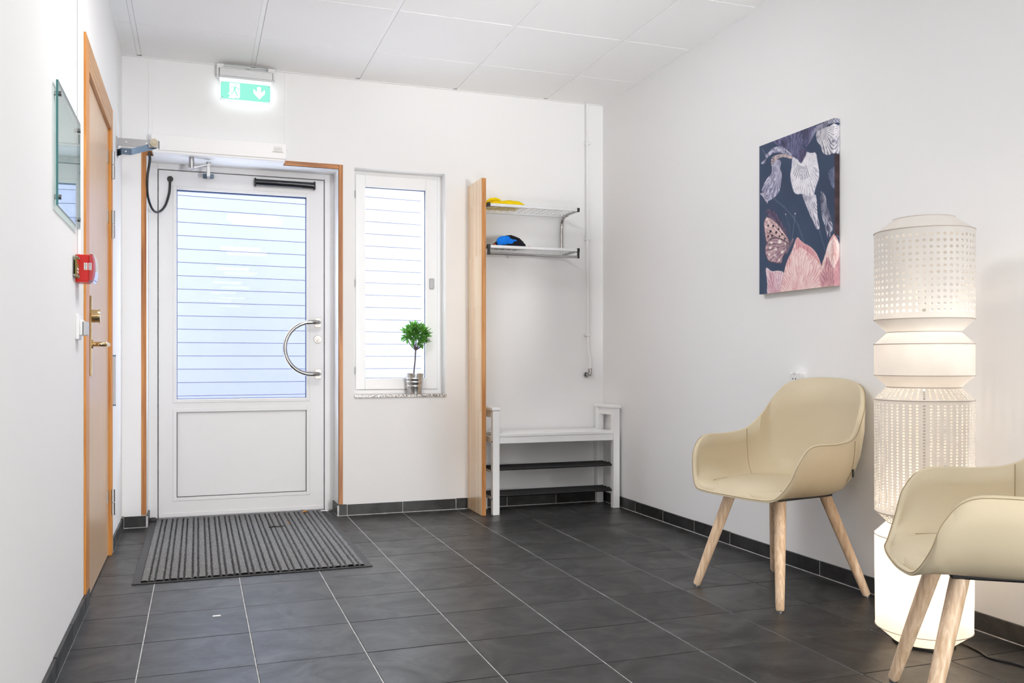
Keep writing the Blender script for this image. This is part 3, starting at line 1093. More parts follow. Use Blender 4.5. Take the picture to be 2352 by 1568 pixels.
# ---- swing door operator above the entrance
op = thing('door_operator', 'long white swing-door operator box mounted above the glazed entrance door', 'door operator', (0.12, 5.18, 2.05))
g = G()
g.box(-0.238, 0.474, 5.120, YW, 2.062, 2.150, bev=0.003)
g.box(-0.232, 0.468, 5.126, YW, 2.049, 2.063, bev=0.004)
for z in (2.078, 2.085, 2.092):
    g.box(-0.2382, 0.4742, 5.1193, 5.1203, z, z + 0.0035)
g.obj('housing', M['white'], op)
g = G()
g.box(0.395, 0.462, 5.1188, 5.1202, 2.094, 2.104)
g.box(0.402, 0.452, 5.1188, 5.1202, 2.104, 2.130)
g.obj('label_plate', M['paper'], op)
mx = Matrix.Translation((0.428, 5.1186, 2.1165)) @ Matrix.Rotation(math.pi / 2, 4, 'X')
text_mesh('emblem', 'em', 0.034, mx, mat('emblem_grey', (0.62, 0.62, 0.62), 0.5, noise=(60, 0.03)), op)
mx = Matrix.Translation((0.428, 5.1186, 2.099)) @ Matrix.Rotation(math.pi / 2, 4, 'X')
text_mesh('maker_name', 'ENTREMATIC', 0.0088, mx, M['brown_ink'], op)
g = G()
g.cyl((-0.033, 5.19, 2.05), (-0.033, 5.19, 1.985), 0.0145, n=18)
g.cyl((-0.033, 5.19, 2.058), (-0.033, 5.19, 2.044), 0.010, n=14)
g.obj('shaft', M['steel'], op, True)
g = G()
a = Vector((-0.04, 5.19, 1.984)); b = Vector((0.066, 5.22, 2.022))
g.prism([a + Vector((-0.006, -0.014, -0.003)), b + Vector((0.004, -0.014, -0.003)), b + Vector((0.004, -0.014, 0.004)), a + Vector((-0.006, -0.014, 0.004))], (0, 0.028, 0))
g.obj('crank_arm', M['steel'], op)
g = G()
g.cyl((0.057, 5.22, 2.018), (0.057, 5.22, 2.036), 0.013, n=16)
g.box(0.047, 0.067, 5.22, 5.232, 1.955, 2.018, bev=0.002)
g.tube([(0.057, 5.226, 1.972), (0.057, 5.33, 1.975), (0.057, 5.42, 1.99)], 0.008, 10)
g.obj('link_rod', M['steel'], op, True)
g = G()
g.box(0.028, 0.088, DY - 0.010, DY - 0.0005, 1.985, 2.010, bev=0.001)
g.box(0.045, 0.071, DY - 0.030, DY - 0.010, 1.985, 2.008, bev=0.002)
g.obj('foot_bracket', M['blued'], op)
# looped armoured cable from the operator to the leaf
cb = spline([(-0.252, 5.215, 2.07), (-0.250, 5.222, 2.02), (-0.262, 5.23, 1.93), (-0.262, 5.26, 1.84), (-0.243, 5.31, 1.775), (-0.213, 5.35, 1.760), (-0.178, 5.39, 1.80), (-0.155, 5.412, 1.88), (-0.150, 5.418, 1.955)], 6)
G().tube(cb, 0.0068, 10).obj('cable_loop', M['black'], op, True)
g = G().cyl((-0.150, DY - 0.0005, 1.967), (-0.150, DY - 0.010, 1.967), 0.0165, n=18)
for s in (-0.009, 0.009):
    g.cyl((-0.150 + s, DY - 0.0095, 1.967), (-0.150 + s, DY - 0.012, 1.967), 0.003, n=8)
g.obj('cable_socket', M['black'], op)

# ---- sensor bar on the door leaf
sb = thing('motion_sensor', 'glossy black sensor bar across the top right of the glazed door', 'sensor', (0.49, DY, 1.985))
g = G()
g.tube([(0.325, DY - 0.020, 1.978), (0.662, DY - 0.020, 1.978)], 0.0205, 20)
g.obj('tube_cover', M['gloss_black'], sb, True)
for x0, x1 in ((0.316, 0.327), (0.660, 0.672)):
    G().box(x0, x1, DY - 0.038, DY - 0.0005, 1.953, 2.002, bev=0.006, seg=2).obj('end_cap', M['black'], sb)

# ---- steel hold-open bracket on the left wall
hb = thing('door_bracket', 'bare steel two-arm bracket with roller projecting from the left wall', 'bracket', (XL, 4.90, 2.02))
g = G()
g.box(XL, -0.188, 4.893, 4.897, 2.020, 2.058, bev=0.001)
g.box(-0.192, -0.188, 4.893, 4.925, 2.020, 2.058, bev=0.001)
g.box(-0.392, -0.388, 4.88, 4.95, 1.965, 2.062)
g.obj('upper_arm', M['steel'], hb)
for x in (-0.345, -0.250):
    G().cyl((x, 4.8915, 2.040), (x, 4.894, 2.040), 0.004, n=10).obj('rivet', M['plastic'], hb)
G().cyl((-0.345, 4.8585, 1.984), (-0.345, 4.861, 1.984), 0.004, n=10).obj('rivet', M['plastic'], hb)
g = G()
for q in ([(-0.388, 4.90, 1.965), (-0.388, 4.90, 2.0), (-0.366, 4.86, 2.0), (-0.366, 4.86, 1.965)], [(-0.366, 4.86, 1.968), (-0.366, 4.86, 2.0), (-0.318, 4.86, 2.0), (-0.318, 4.86, 1.968)], [(-0.318, 4.86, 1.968), (-0.318, 4.86, 2.0), (-0.20, 4.91, 2.055), (-0.20, 4.91, 2.022)]):
    g.prism(q, (0, 0.004, 0))
g.obj('lower_strut', M['blued'], hb)
g = G()
g.cyl((-0.213, 4.893, 2.043), (-0.213, 4.872, 2.043), 0.0195, n=24)
g.cyl((-0.213, 4.872, 2.043), (-0.213, 4.866, 2.043), 0.009, n=14)
part_label(g.obj('roller', mat('ivory_roller', lin(196, 186, 164), 0.4, noise=(40, 0.05)), hb, True), 'ivory plastic roller')

# ---- capped tube on the left wall past the door
ct = thing('wall_tube', 'slim grey upright tube with dark caps on left wall beyond the wooden door', 'tube', (-0.384, 4.66, 0.70))
G().cyl((-0.384, 4.66, 0.708), (-0.384, 4.66, 0.940), 0.0075, n=16).obj('tube', M['grey_plastic'], ct, True)
for z in (0.700, 0.940):
    G().cyl((-0.384, 4.66, z), (-0.384, 4.66, z + 0.008), 0.0082, n=16).obj('end_cap', M['blued'], ct, True)

# ---- fire alarm siren with its conduit
sr = thing('alarm_siren', 'red wall alarm box with clear domed lens beside the wooden door', 'alarm', (XL, 3.34, 1.19))
g = G().box(XL, -0.350, 3.300, 3.385, 1.192, 1.281, bev=0.002)
g.box(XL, -0.352, 3.302, 3.383, 1.187, 1.192)
g.obj('box', M['red'], sr)
g = G()
pf = [(-0.349, 1.190), (-0.349, 1.283), (-0.338, 1.283), (-0.332, 1.270), (-0.329, 1.245), (-0.329, 1.225), (-0.332, 1.203), (-0.338, 1.186)]
g.prism([(x, 3.298, z) for x, z in pf], (0, 0.089, 0))
part_label(g.obj('lens', M['clear'], sr), 'clear domed plastic lens')
g = G()
pf = [(-0.3495, 1.194), (-0.3495, 1.280), (-0.341, 1.280), (-0.337, 1.262), (-0.336, 1.237), (-0.338, 1.212), (-0.342, 1.194)]
g.prism([(x, 3.301, z) for x, z in pf], (0, 0.083, 0))
g.obj('front_cover', M['red'], sr)
for x0, x1 in ((-0.3655, -0.3545), (-0.3525, -0.3415)):
    st = G().box(x0, x1, 3.2994 if x1 < -0.35 else 3.3004, 3.3003 if x1 < -0.35 else 3.3013, 1.229, 1.253).obj('sticker', M['paper'], sr)
    mx = Matrix.Translation(((x0 + x1) / 2, (3.2992 if x1 < -0.35 else 3.3002), 1.241)) @ Matrix.Rotation(math.pi / 2, 4, 'X') @ Matrix.Rotation(math.pi / 2, 4, 'Z')
    text_mesh('number', '01.036', 0.0072, mx, M['ink'], st)
cn = tag(G().tube([(-0.386, 3.345, 1.2825), (-0.386, 3.345, ZC - 0.003)], 0.006, 12).obj('conduit', M['wall'], None, True), 'thin white conduit running down the left wall to the red alarm', 'pipe')

# ---- small plan sign on stand-offs next to the alarm
ps = thing('plan_sign', 'small olive and red sign on stand-offs left of the red alarm', 'sign', (XL, 3.27, 1.2))
G().box(-0.384, -0.381, 3.228, 3.300, 1.198, 1.272).obj('plate', M['olive'], ps)
G().box(-0.381, -0.3804, 3.258, 3.285, 1.245, 1.262).obj('red_block', M['red'], ps)
G().box(-0.381, -0.3804, 3.250, 3.292, 1.225, 1.231).box(-0.381, -0.3804, 3.250, 3.292, 1.215, 1.220).obj('white_line', M['paper'], ps)
for y in (3.236, 3.292):
    for z in (1.205, 1.265):
        G().cyl((XL, y, z), (-0.377, y, z), 0.004, n=10).obj('stand_off', M['chrome'], ps, True)

# ---- push button by the wooden door
pb = thing('push_button', 'white wall push-button switch with grey key below the red alarm', 'switch', (XL, 3.34, 1.0))
G().box(XL, -0.381, 3.30, 3.385, 0.992, 1.078, bev=0.003).obj('base_plate', M['plastic'], pb)
G().box(-0.381, -0.371, 3.306, 3.379, 1.006, 1.060, bev=0.003).obj('body', M['plastic'], pb)
G().box(-0.369, -0.358, 3.308, 3.377, 1.006, 1.054, bev=0.002).obj('key', M['grey_plastic'], pb)
G().box(-0.371, -0.369, 3.312, 3.373, 1.008, 1.052).obj('gap_seal', M['black'], pb)

# ---- glass information board
gb = thing('glass_board', 'green-edged glass notice board on stand-offs on the left wall', 'notice board', (XL, 3.05, 1.37))
G().box(-0.383, -0.378, 2.808, 3.306, 1.368, 1.724).obj('glass_sheet', M['board_glass'], gb)
g = G()
g.box(-0.3835, -0.3775, 2.8055, 2.808, 1.366, 1.726)
g.box(-0.3835, -0.3775, 3.306, 3.3085, 1.366, 1.726)
g.box(-0.3835, -0.3775, 2.808, 3.306, 1.724, 1.726)
g.box(-0.3835, -0.3775, 2.808, 3.306, 1.366, 1.368)
part_label(g.obj('glass_edge', M['glass_edge'], gb), 'dark green edge of the glass')
g = G()
g.box(-0.3917, -0.391, 2.85, 3.270, 1.40, 1.685)
g.obj('notice_sheet', M['paper'], gb)
for y in (2.84, 3.278):
    for z in (1.395, 1.695):
        G().cyl((XL, y, z), (-0.373, y, z), 0.0075, n=14).obj('stand_off', M['chrome'], gb, True)

# ---- wall socket behind the chair
so = thing('wall_socket', 'white double wall socket just above the back of the far chair', 'socket', (XR, 3.23, 0.78))
G().box(2.480, XR, 3.190, 3.272, 0.720, 0.868, bev=0.004).obj('box', M['plastic'], so)
for z in (0.840, 0.757):
    g = G()
    c = Vector((2.477, 3.233, z))
    n = 28
    ro = [g.bm.verts.new((2.4785, c.y + 0.029 * math.cos(2 * math.pi * k / n), z + 0.029 * math.sin(2 * math.pi * k / n))) for k in range(n)]
    ri = [g.bm.verts.new((2.4785, c.y + 0.024 * math.cos(2 * math.pi * k / n), z + 0.024 * math.sin(2 * math.pi * k / n))) for k in range(n)]
    rb = [g.bm.verts.new((2.4795, c.y + 0.023 * math.cos(2 * math.pi * k / n), z + 0.023 * math.sin(2 * math.pi * k / n))) for k in range(n)]
    for k in range(n):
        q = (k + 1) % n
        g.bm.faces.new((ro[k], ri[k], ri[q], ro[q]))
        g.bm.faces.new((ri[k], rb[k], rb[q], ri[q]))
    g.bm.faces.new(rb)
    bmesh.ops.recalc_face_normals(g.bm, faces=g.bm.faces[:])
    g.obj('outlet', M['plastic'], so)
    for s in (-0.0095, 0.0095):
        G().cyl((2.4792, 3.233 + s, z), (2.4784, 3.233 + s, z), 0.0032, n=10).obj('pin_hole', M['black'], so)
    for s in (-0.020, 0.020):
        G().box(2.4783, 2.4794, 3.230, 3.236, z + s - 0.003, z + s + 0.003).obj('earth_clip', M['steel'], so)

# ---- water pipe in the back right corner
wp = thing('water_pipe', 'white vertical water pipe with clips in the back right corner', 'pipe', (2.39, 5.22, 0.85))
G().tube(spline([(2.388, 5.218, ZC - 0.004), (2.3895, 5.218, 1.9), (2.392, 5.218, 1.30), (2.393, 5.218, 1.06), (2.397, 5.217, 0.985), (2.405, 5.214, 0.93), (2.406, 5.212, 0.865)], 8), 0.0082, 12).obj('pipe', M['wall'], wp, True)
for z in (2.332, 1.710, 1.087):
    g = G().box(2.375, 2.412, 5.206, YW, z - 0.008, z + 0.008, bev=0.003)
    g.obj('pipe_clip', M['plastic'], wp)
g = G()
g.cyl((2.406, 5.212, 0.868), (2.406, 5.212, 0.838), 0.012, n=14)
g.ball((2.404, 5.212, 0.832), 0.0125)
g.cyl((2.404, 5.212, 0.832), (2.394, 5.236, 0.828), 0.011, n=14)
g.cyl((2.392, 5.2365, 0.827), (2.390, 5.2437, 0.827), 0.018, n=18)
part_label(g.obj('elbow_valve', M['chrome'], wp, True), 'chrome elbow at the pipe end')

# ---- canvas print of iris, butterfly and tulips
NW, NH = 230, 306
CY1, CY0_, CZ0, CZ1, CXF = 3.495, 2.982, 1.230, 1.924, 2.484


def paint():
    hf = homog([(140, 330), (700, 125), (706, 1425), (152, 1487)])
    ss, tt = np.meshgrid((np.arange(NW) + 0.5) / NW, (np.arange(NH) + 0.5) / NH)
    rng = np.random.default_rng(5)

    def field(n):
        a = rng.random((n + 2, n + 2))
        x = ss * n; y = tt * n
        i = x.astype(int); j = y.astype(int)
        fx = x - i; fy = y - j
        fx = fx * fx * (3 - 2 * fx); fy = fy * fy * (3 - 2 * fy)
        return (a[j, i] * (1 - fx) + a[j, i + 1] * fx) * (1 - fy) + (a[j + 1, i] * (1 - fx) + a[j + 1, i + 1] * fx) * fy
    n8, n20, n50 = field(8), field(20), field(50)
    img = np.zeros((NH, NW, 3))
    base = np.array([44, 63, 92.])
    img[:] = base + (n8[..., None] - 0.5) * 12 + (0.5 - ss[..., None]) * 6
    asp = 0.74

    def inside(P):
        Q = [hf(x, y) for x, y in P]
        c = np.zeros(ss.shape, bool)
        n = len(Q)
        for k in range(n):
            x1, y1 = Q[k]; x2, y2 = Q[(k + 1) % n]
            cond = ((y1 > tt) != (y2 > tt))
            xi = (x2 - x1) * (tt - y1) / ((y2 - y1) if y2 != y1 else 1e-9) + x1
            c ^= cond & (ss < xi)
        return c

    def edge_dist(P):
        Q = [hf(x, y) for x, y in P]
        d = np.full(ss.shape, 9.0)
        n = len(Q)
        X, Y = ss * asp, tt
        for k in range(n):
            ax, ay = Q[k][0] * asp, Q[k][1]; bx, by = Q[(k + 1) % n][0] * asp, Q[(k + 1) % n][1]
            L2 = (bx - ax) ** 2 + (by - ay) ** 2 + 1e-12
            u = np.clip(((X - ax) * (bx - ax) + (Y - ay) * (by - ay)) / L2, 0, 1)
            d = np.minimum(d, np.hypot(X - ax - u * (bx - ax), Y - ay - u * (by - ay)))
        return d

    def petal(P, light, dark, src, freq=26, amt=0.8, rim=None, bias=0.0):
        P = [tuple(p) for p in spline([(x, y, 0) for x, y in P], 5, True)]
        P = [(p[0], p[1]) for p in P]
        msk = inside(P)
        sx, sy = hf(*src)
        ang = np.arctan2(tt - sy, (ss - sx) * asp)
        rad = np.hypot(tt - sy, (ss - sx) * asp)
        st = 0.5 + 0.5 * np.sin(ang * freq * 1.5 + 9 * n20 + 7 * n8 + 2.5 * n50)
        st = np.clip((st * 0.5 + n50 * 0.35 + n20 * 0.4 - 0.62 + bias) * 1.5 + 0.55, 0, 1)
        k = np.clip(1 - amt * (1 - st), 0, 1)[..., None]
        col = np.array(dark) * (1 - k) + np.array(light) * k
        img[msk] = col[msk]
        if rim is not None:
            d = edge_dist(P)
            e = msk & (d < 0.006)
            img[e] = np.array(rim) * 0.75 + img[e] * 0.25

    def dots(L, col):
        for x, y, rx, ry in L:
            cx, cy = hf(x, y)
            ex, ey = hf(x + rx, y)[0] - cx, hf(x, y + ry)[1] - cy
            m_ = ((ss - cx) / ex) ** 2 + ((tt - cy) / ey) ** 2 < 1
            img[m_] = col

    def line(P, w, col, a=1.0):
        Q = [hf(x, y) for x, y in P]
        X, Y = ss * asp, tt
        for (ax, ay), (bx, by) in zip(Q, Q[1:]):
            ax *= asp; bx *= asp
            L2 = (bx - ax) ** 2 + (by - ay) ** 2 + 1e-12
            u = np.clip(((X - ax) * (bx - ax) + (Y - ay) * (by - ay)) / L2, 0, 1)
            d = np.hypot(X - ax - u * (bx - ax), Y - ay - u * (by - ay))
            m_ = d < w
            img[m_] = img[m_] * (1 - a) + np.array(col) * a
    DK, VI = (38, 40, 66), (92, 94, 134)
    line([(255, 745), (330, 810), (400, 890), (440, 960), (480, 1080)], 0.006, (96, 110, 134), 0.45)
    line([(560, 900), (600, 1010), (640, 1150)], 0.007, (90, 104, 128), 0.45)
    petal([(245, 295), (340, 255), (368, 300), (350, 380), (310, 345)], (112, 110, 150), DK, (390, 420), 22)
    petal([(450, 215), (520, 195), (560, 180), (520, 300), (500, 350), (470, 320)], (98, 98, 138), DK, (450, 420), 20)
    petal([(355, 262), (400, 235), (452, 222), (470, 290), (455, 370), (400, 425), (372, 385)], (122, 124, 160), (52, 54, 88), (410, 450), 20)
    petal([(160, 345), (195, 395), (240, 350), (300, 335), (350, 365), (388, 412), (330, 392), (260, 385), (205, 420), (180, 468), (155, 465), (190, 420)], (196, 196, 214), (70, 70, 105), (420, 430), 26)
    petal([(240, 420), (290, 398), (345, 400), (395, 425), (380, 436), (320, 420), (280, 440), (245, 490), (232, 470)], (222, 202, 196), (60, 58, 84), (330, 500), 40)
    petal([(240, 480), (290, 440), (306, 465), (300, 510), (314, 570), (290, 700), (205, 762), (172, 690), (162, 670), (200, 590), (235, 545)], (205, 204, 222), (82, 80, 116), (300, 430), 30)
    petal([(150, 704), (195, 698), (208, 735), (207, 785), (170, 725)], (220, 216, 228), (90, 88, 120), (150, 680), 24)
    petal([(395, 425), (435, 440), (480, 385), (530, 395), (565, 395), (578, 450), (594, 570), (570, 660), (545, 740), (510, 735), (470, 715), (430, 715), (402, 690), (378, 580), (386, 500)], (238, 236, 242), (120, 118, 142), (470, 400), 46, 0.75, rim=(196, 196, 216), bias=0.24)
    petal([(420, 400), (470, 350), (500, 385), (460, 470), (430, 440)], (110, 106, 146), (36, 36, 62), (470, 380), 30)
    for q in range(9):
        a = math.radians(62 + 9.0 * q)
        line([(470 + 50 * math.cos(a), 440 + 60 * math.sin(a)), (470 + 105 * math.cos(a), 440 + 160 * math.sin(a))], 0.0022, (66, 62, 92), 0.75)
    petal([(510, 320), (530, 240), (570, 185), (640, 160), (620, 205), (560, 250), (530, 300)], (150, 150, 182), (30, 32, 58), (480, 420), 34)
    petal([(560, 205), (640, 150), (700, 122), (735, 118), (735, 160), (660, 175), (600, 240), (572, 230)], (190, 190, 206), (34, 36, 62), (560, 330), 40)
    petal([(572, 240), (620, 205), (670, 190), (735, 170), (735, 405), (690, 402), (665, 414), (625, 402), (600, 340), (575, 300)], (232, 230, 234), (70, 68, 96), (590, 180), 40, 0.9, bias=0.14)
    petal([(468, 714), (520, 742), (560, 718), (575, 760), (582, 880), (600, 970), (578, 992), (560, 950), (515, 850)], (234, 232, 240), (84, 80, 112), (500, 690), 44, bias=0.1)
    petal([(604, 705), (640, 735), (655, 820), (690, 940), (695, 1000), (665, 1065), (640, 980), (615, 880)], (196, 196, 212), (40, 44, 72), (610, 640), 60, 1.0)
    petal([(688, 520), (720, 510), (720, 660), (690, 665), (660, 560)], (120, 130, 160), (46, 58, 88), (700, 600), 12)
    # butterfly
    petal([(196, 840), (225, 828), (262, 850), (300, 905), (345, 985), (362, 1035), (330, 1005), (270, 925), (220, 890)], (110, 92, 122), (46, 40, 62), (380, 1100), 40)
    petal([(190, 900), (210, 885), (262, 915), (320, 985), (372, 1070), (360, 1100), (300, 1060), (240, 1055), (205, 1095), (182, 960)], (226, 198, 196), (158, 120, 128), (385, 1105), 30, 0.7, rim=(72, 52, 66))
    petal([(205, 1085), (240, 1058), (300, 1052), (372, 1095), (362, 1150), (330, 1200), (315, 1250), (262, 1245), (215, 1225), (192, 1150)], (206, 176, 182), (122, 88, 104), (385, 1105), 30, 0.8, rim=(66, 48, 62))
    dots([(215, 955, 7, 9), (232, 1000, 9, 11), (215, 1040, 8, 10), (252, 960, 8, 10), (275, 1010, 9, 11), (245, 1035, 8, 10), (292, 985, 8, 9), (320, 1025, 7, 9), (340, 1060, 7, 9), (300, 1040, 7, 8)], (48, 36, 50))
    dots([(203, 908, 7, 10), (222, 925, 6, 8), (198, 965, 5, 9), (302, 1083, 13, 16), (272, 1137, 12, 12), (232, 1128, 9, 10), (320, 1160, 12, 14), (345, 1098, 9, 11), (225, 1180, 8, 10), (270, 1190, 10, 11), (300, 1225, 8, 9), (240, 1090, 9, 11)], (238, 226, 222))
    for e in ((210, 1100, 370, 1100), (205, 1150, 370, 1105), (230, 1225, 368, 1110), (300, 1245, 372, 1112), (200, 1000, 360, 1095), (225, 915, 370, 1080)):
        line([(e[0], e[1]), (e[2], e[3])], 0.0022, (70, 50, 62), 0.8)
    petal([(355, 1130), (385, 1075), (408, 1060), (400, 1095), (372, 1145), (352, 1180)], (150, 132, 150), (60, 50, 70), (360, 1150), 20)
    line([(395, 1070), (402, 1000), (416, 872)], 0.0018, (140, 140, 156), 0.7)
    line([(385, 1065), (372, 960), (345, 872)], 0.0018, (110, 112, 134), 0.6)
    dots([(416, 866, 4, 6), (345, 870, 3.5, 5)], (230, 226, 224))
    # tulips
    petal([(202, 1285), (245, 1310), (300, 1308), (335, 1335), (328, 1490), (222, 1500), (212, 1400)], (236, 214, 220), (186, 124, 144), (270, 1560), 34, 0.9, rim=(232, 220, 224))
    petal([(614, 1275), (640, 1190), (665, 1100), (700, 1035), (735, 1025), (735, 1440), (605, 1450), (596, 1360)], (244, 230, 226), (206, 142, 140), (650, 1480), 34, 0.8, bias=0.1)
    petal([(590, 1440), (600, 1350), (640, 1260), (658, 1205), (700, 1290), (735, 1330), (735, 1450)], (222, 176, 178), (158, 98, 116), (660, 1500), 30)
    petal([(432, 1052), (470, 1090), (530, 1125), (578, 1180), (612, 1275), (600, 1370), (602, 1450), (330, 1490), (326, 1390), (350, 1260), (395, 1150)], (246, 222, 220), (206, 138, 142), (450, 1540), 44, 0.8, rim=(226, 178, 180), bias=0.08)
    petal([(432, 1060), (500, 1112), (560, 1165), (600, 1250), (540, 1190), (460, 1130), (425, 1150)], (226, 172, 176), (190, 120, 130), (450, 1400), 30, 0.7)
    img[:] = np.clip(img, 0, 255)
    c = img / 255.0
    return np.where(c <= 0.04045, c / 12.92, ((c + 0.055) / 1.055) ** 2.4)


pic = thing('canvas_picture', 'dark blue canvas print of iris, butterfly and pink tulips on right wall', 'picture', (XR, 3.24, 1.23))
img = paint()
ex = 8
vs, cs, fs = [], [], []
for j in range(NH + 1):
    for i in range(NW + 1 + ex):
        ii = min(i, NW)
        y = CY1 + (CY0_ - CY1) * ii / NW
        x = CXF if i <= NW else CXF + (XR - 0.001 - CXF) * (i - NW) / ex
        vs.append((x - XR, y - 3.24, CZ1 + (CZ0 - CZ1) * j / NH - 1.23))
        a, b = min(j, NH - 1), min(ii, NW - 1) if i <= NW else max(NW - 1 - 2 * (i - NW), 0)
        col = img[a, b]
        if i > NW:
            t = j / NH
            if 0.215 < t < 0.70:
                kk = 0.5 + 0.5 * math.sin(t * 60) * math.sin(t * 23)
                col = np.array(lin(40 + 30 * kk, 24 + 26 * kk, 30 + 28 * kk))
        cs.append((*col, 1.0))
w = NW + 1 + ex
for j in range(NH):
    for i in range(w - 1):
        k = j * w + i
        fs.append((k, k + w, k + w + 1, k + 1))
me = bpy.data.meshes.new('printed_canvas')
me.from_pydata(vs, [], fs)
ca = me.color_attributes.new('print', 'FLOAT_COLOR', 'POINT')
ca.data.foreach_set('color', np.array(cs, dtype=np.float32).ravel())
me.materials.append(M['canvas'])
put('printed_canvas', me, pic)
G().box(CXF + 0.001, XR, CY0_ + 0.001, CY1, CZ0 + 0.0, CZ1, bev=0.001).obj('stretcher', M['canvas_back'], pic)

# ================================================================== CLOAK CORNER
# ---- upright wooden board
bd = thing('wooden_board', 'tall upright laminated oak board standing out from the back wall', 'board', (1.6, 5.1, 0))
G().box(PX0, PX1 - 0.0, 4.9645, YW - 0.0005, 0.001, 2.004, bev=0.0015).obj('panel', M['stave'], bd)
G().box(PX0 + 0.001, PX1 - 0.001, 4.963, 4.9645, 0.002, 2.003).obj('edge_band', M['stave_edge'], bd)

# ---- two-tier hat rack
hr = thing('hat_rack', 'two-tier white wire hat rack beside the tall wooden board', 'shelf', (1.93, 5.1, 1.56))
RX0, RX1, RY0, RY1 = 1.640, 2.205, 4.962, 5.215
for zt in (1.848, 1.600):
    g = G().box(RX0, RX1, RY0 - 0.002, RY0 + 0.012, zt - 0.009, zt + 0.009, bev=0.002)
    g.obj('front_rail', M['alu'], hr)
    G().box(RX0, RX1, RY1 - 0.004, RY1 + 0.008, zt - 0.009, zt + 0.006, bev=0.002).obj('back_rail', M['alu'], hr)
    g = G()
    for k in range(5):
        y = RY0 + 0.045 + 0.045 * k
        g.tube([(RX0, y, zt), (RX1, y, zt)], 0.0016, 5)
    for k in range(14):
        x = RX0 + 0.022 + 0.04 * k
        g.tube([(x, RY0 + 0.005, zt + 0.003), (x, RY1, zt + 0.003)], 0.0016, 5)
    g.obj('wire_grid', M['alu'], hr)
    for xa, xb in ((RX0 - 0.018, RX0), (RX1, RX1 + 0.014)):
        g = G().box(xa, xb, RY0 - 0.006, RY0 + 0.014, zt - 0.012, zt + 0.012, bev=0.001)
        if zt < 1.7:
            g.box(xa + 0.002, xb - 0.001, RY0 - 0.004, RY0 + 0.010, zt - 0.05, zt - 0.011, bev=0.001)
        g.obj('end_cap', M['black'], hr)
    for x in (RX0 - 0.009, RX1 + 0.006):
        g = G().box(x - 0.005, x + 0.005, RY0 + 0.014, RY1, zt - 0.010, zt - 0.001, bev=0.001)
        for k in range(7):
            y = RY0 + 0.04 + 0.03 * k
            g.box(x - 0.004, x + 0.004, y, y + 0.010, zt - 0.001, zt + 0.005)
        g.obj('side_rail', M['steel'], hr)
for x in (RX0 - 0.009, RX1 + 0.006):
    pts = spline([(x, 5.13, 1.840), (x, 5.185, 1.836), (x, 5.212, 1.812), (x, 5.222, 1.770), (x, 5.224, 1.70), (x, 5.224, 1.595)], 5)
    G().tube(pts, 0.0095, 10, flat=0.8).obj('wall_bracket', M['chrome'], hr, True)
G().tube([(RX0, RY0 + 0.003, 1.558), (RX1, RY0 + 0.003, 1.558)], 0.0082, 12).obj('hanging_rail', M['chrome'], hr, True)
G().tube(spline([(1.745, RY0 + 0.003, 1.5495), (1.748, RY0 + 0.003, 1.541), (1.756, RY0 + 0.003, 1.538), (1.763, RY0 + 0.003, 1.543)], 4), 0.002, 6).obj('hook', M['chrome'], hr, True)


def cloth(name, label, cat, x0, x1, y0, y1, z0, layers, m):
    """folded fabric: stacked soft folds in one closed skin"""
    g = G()
    n, k = 30, 14
    grid = []
    for i in range(n + 1):
        row = []
        for j in range(k + 1):
            u, v = i / n, j / k
            edge = min(1, 6 * min(u, 1 - u)) * min(1, 4 * min(v, 1 - v))
            h = layers * (0.62 + 0.38 * math.sin(2.4 * u + 0.6) + 0.10 * math.sin(9 * u + 4 * v) + 0.06 * math.sin(17 * u - 7 * v))
            row.append(g.bm.verts.new((x0 + (x1 - x0) * u + 0.006 * math.sin(8 * v), y0 + (y1 - y0) * v + 0.008 * math.sin(5 * u), z0 + 0.003 + h * edge ** 0.45)))
        grid.append(row)
    bot = [[g.bm.verts.new((a.co.x, a.co.y, z0)) for a in row] for row in grid]
    for i in range(n):
        for j in range(k):
            g.bm.faces.new((grid[i][j], grid[i + 1][j], grid[i + 1][j + 1], grid[i][j + 1]))
            g.bm.faces.new((bot[i][j], bot[i][j + 1], bot[i + 1][j + 1], bot[i + 1][j]))
    for i in range(n):
        g.bm.faces.new((grid[i][0], bot[i][0], bot[i + 1][0], grid[i + 1][0]))
        g.bm.faces.new((grid[i][k], grid[i + 1][k], bot[i + 1][k], bot[i][k]))
    for j in range(k):
        g.bm.faces.new((grid[0][j], grid[0][j + 1], bot[0][j + 1], bot[0][j]))
        g.bm.faces.new((grid[n][j], bot[n][j], bot[n][j + 1], grid[n][j + 1]))
    return g


yt = thing('folded_cloth', 'folded bright yellow cloth on the upper tier of the hat rack', 'cloth', (1.77, 5.08, 1.853))
cloth('base_fold', '', '', 1.632, 1.86, 5.00, 5.17, 1.8548, 0.025, M['yellow']).obj('base_fold', M['yellow'], yt, True)
g = cloth('top_fold', '', '', 1.650, 1.872, 5.01, 5.15, 1.866, 0.028, M['yellow'])
g.obj('top_fold', M['yellow'], yt, True)
G().tube(spline([(1.634, 5.02, 1.866), (1.65, 5.015, 1.885), (1.69, 5.012, 1.893), (1.72, 5.012, 1.888)], 5), [0.006] * 6 + [0.009] * 5 + [0.006] * 5, 8).obj('rolled_edge', M['yellow'], yt, True)

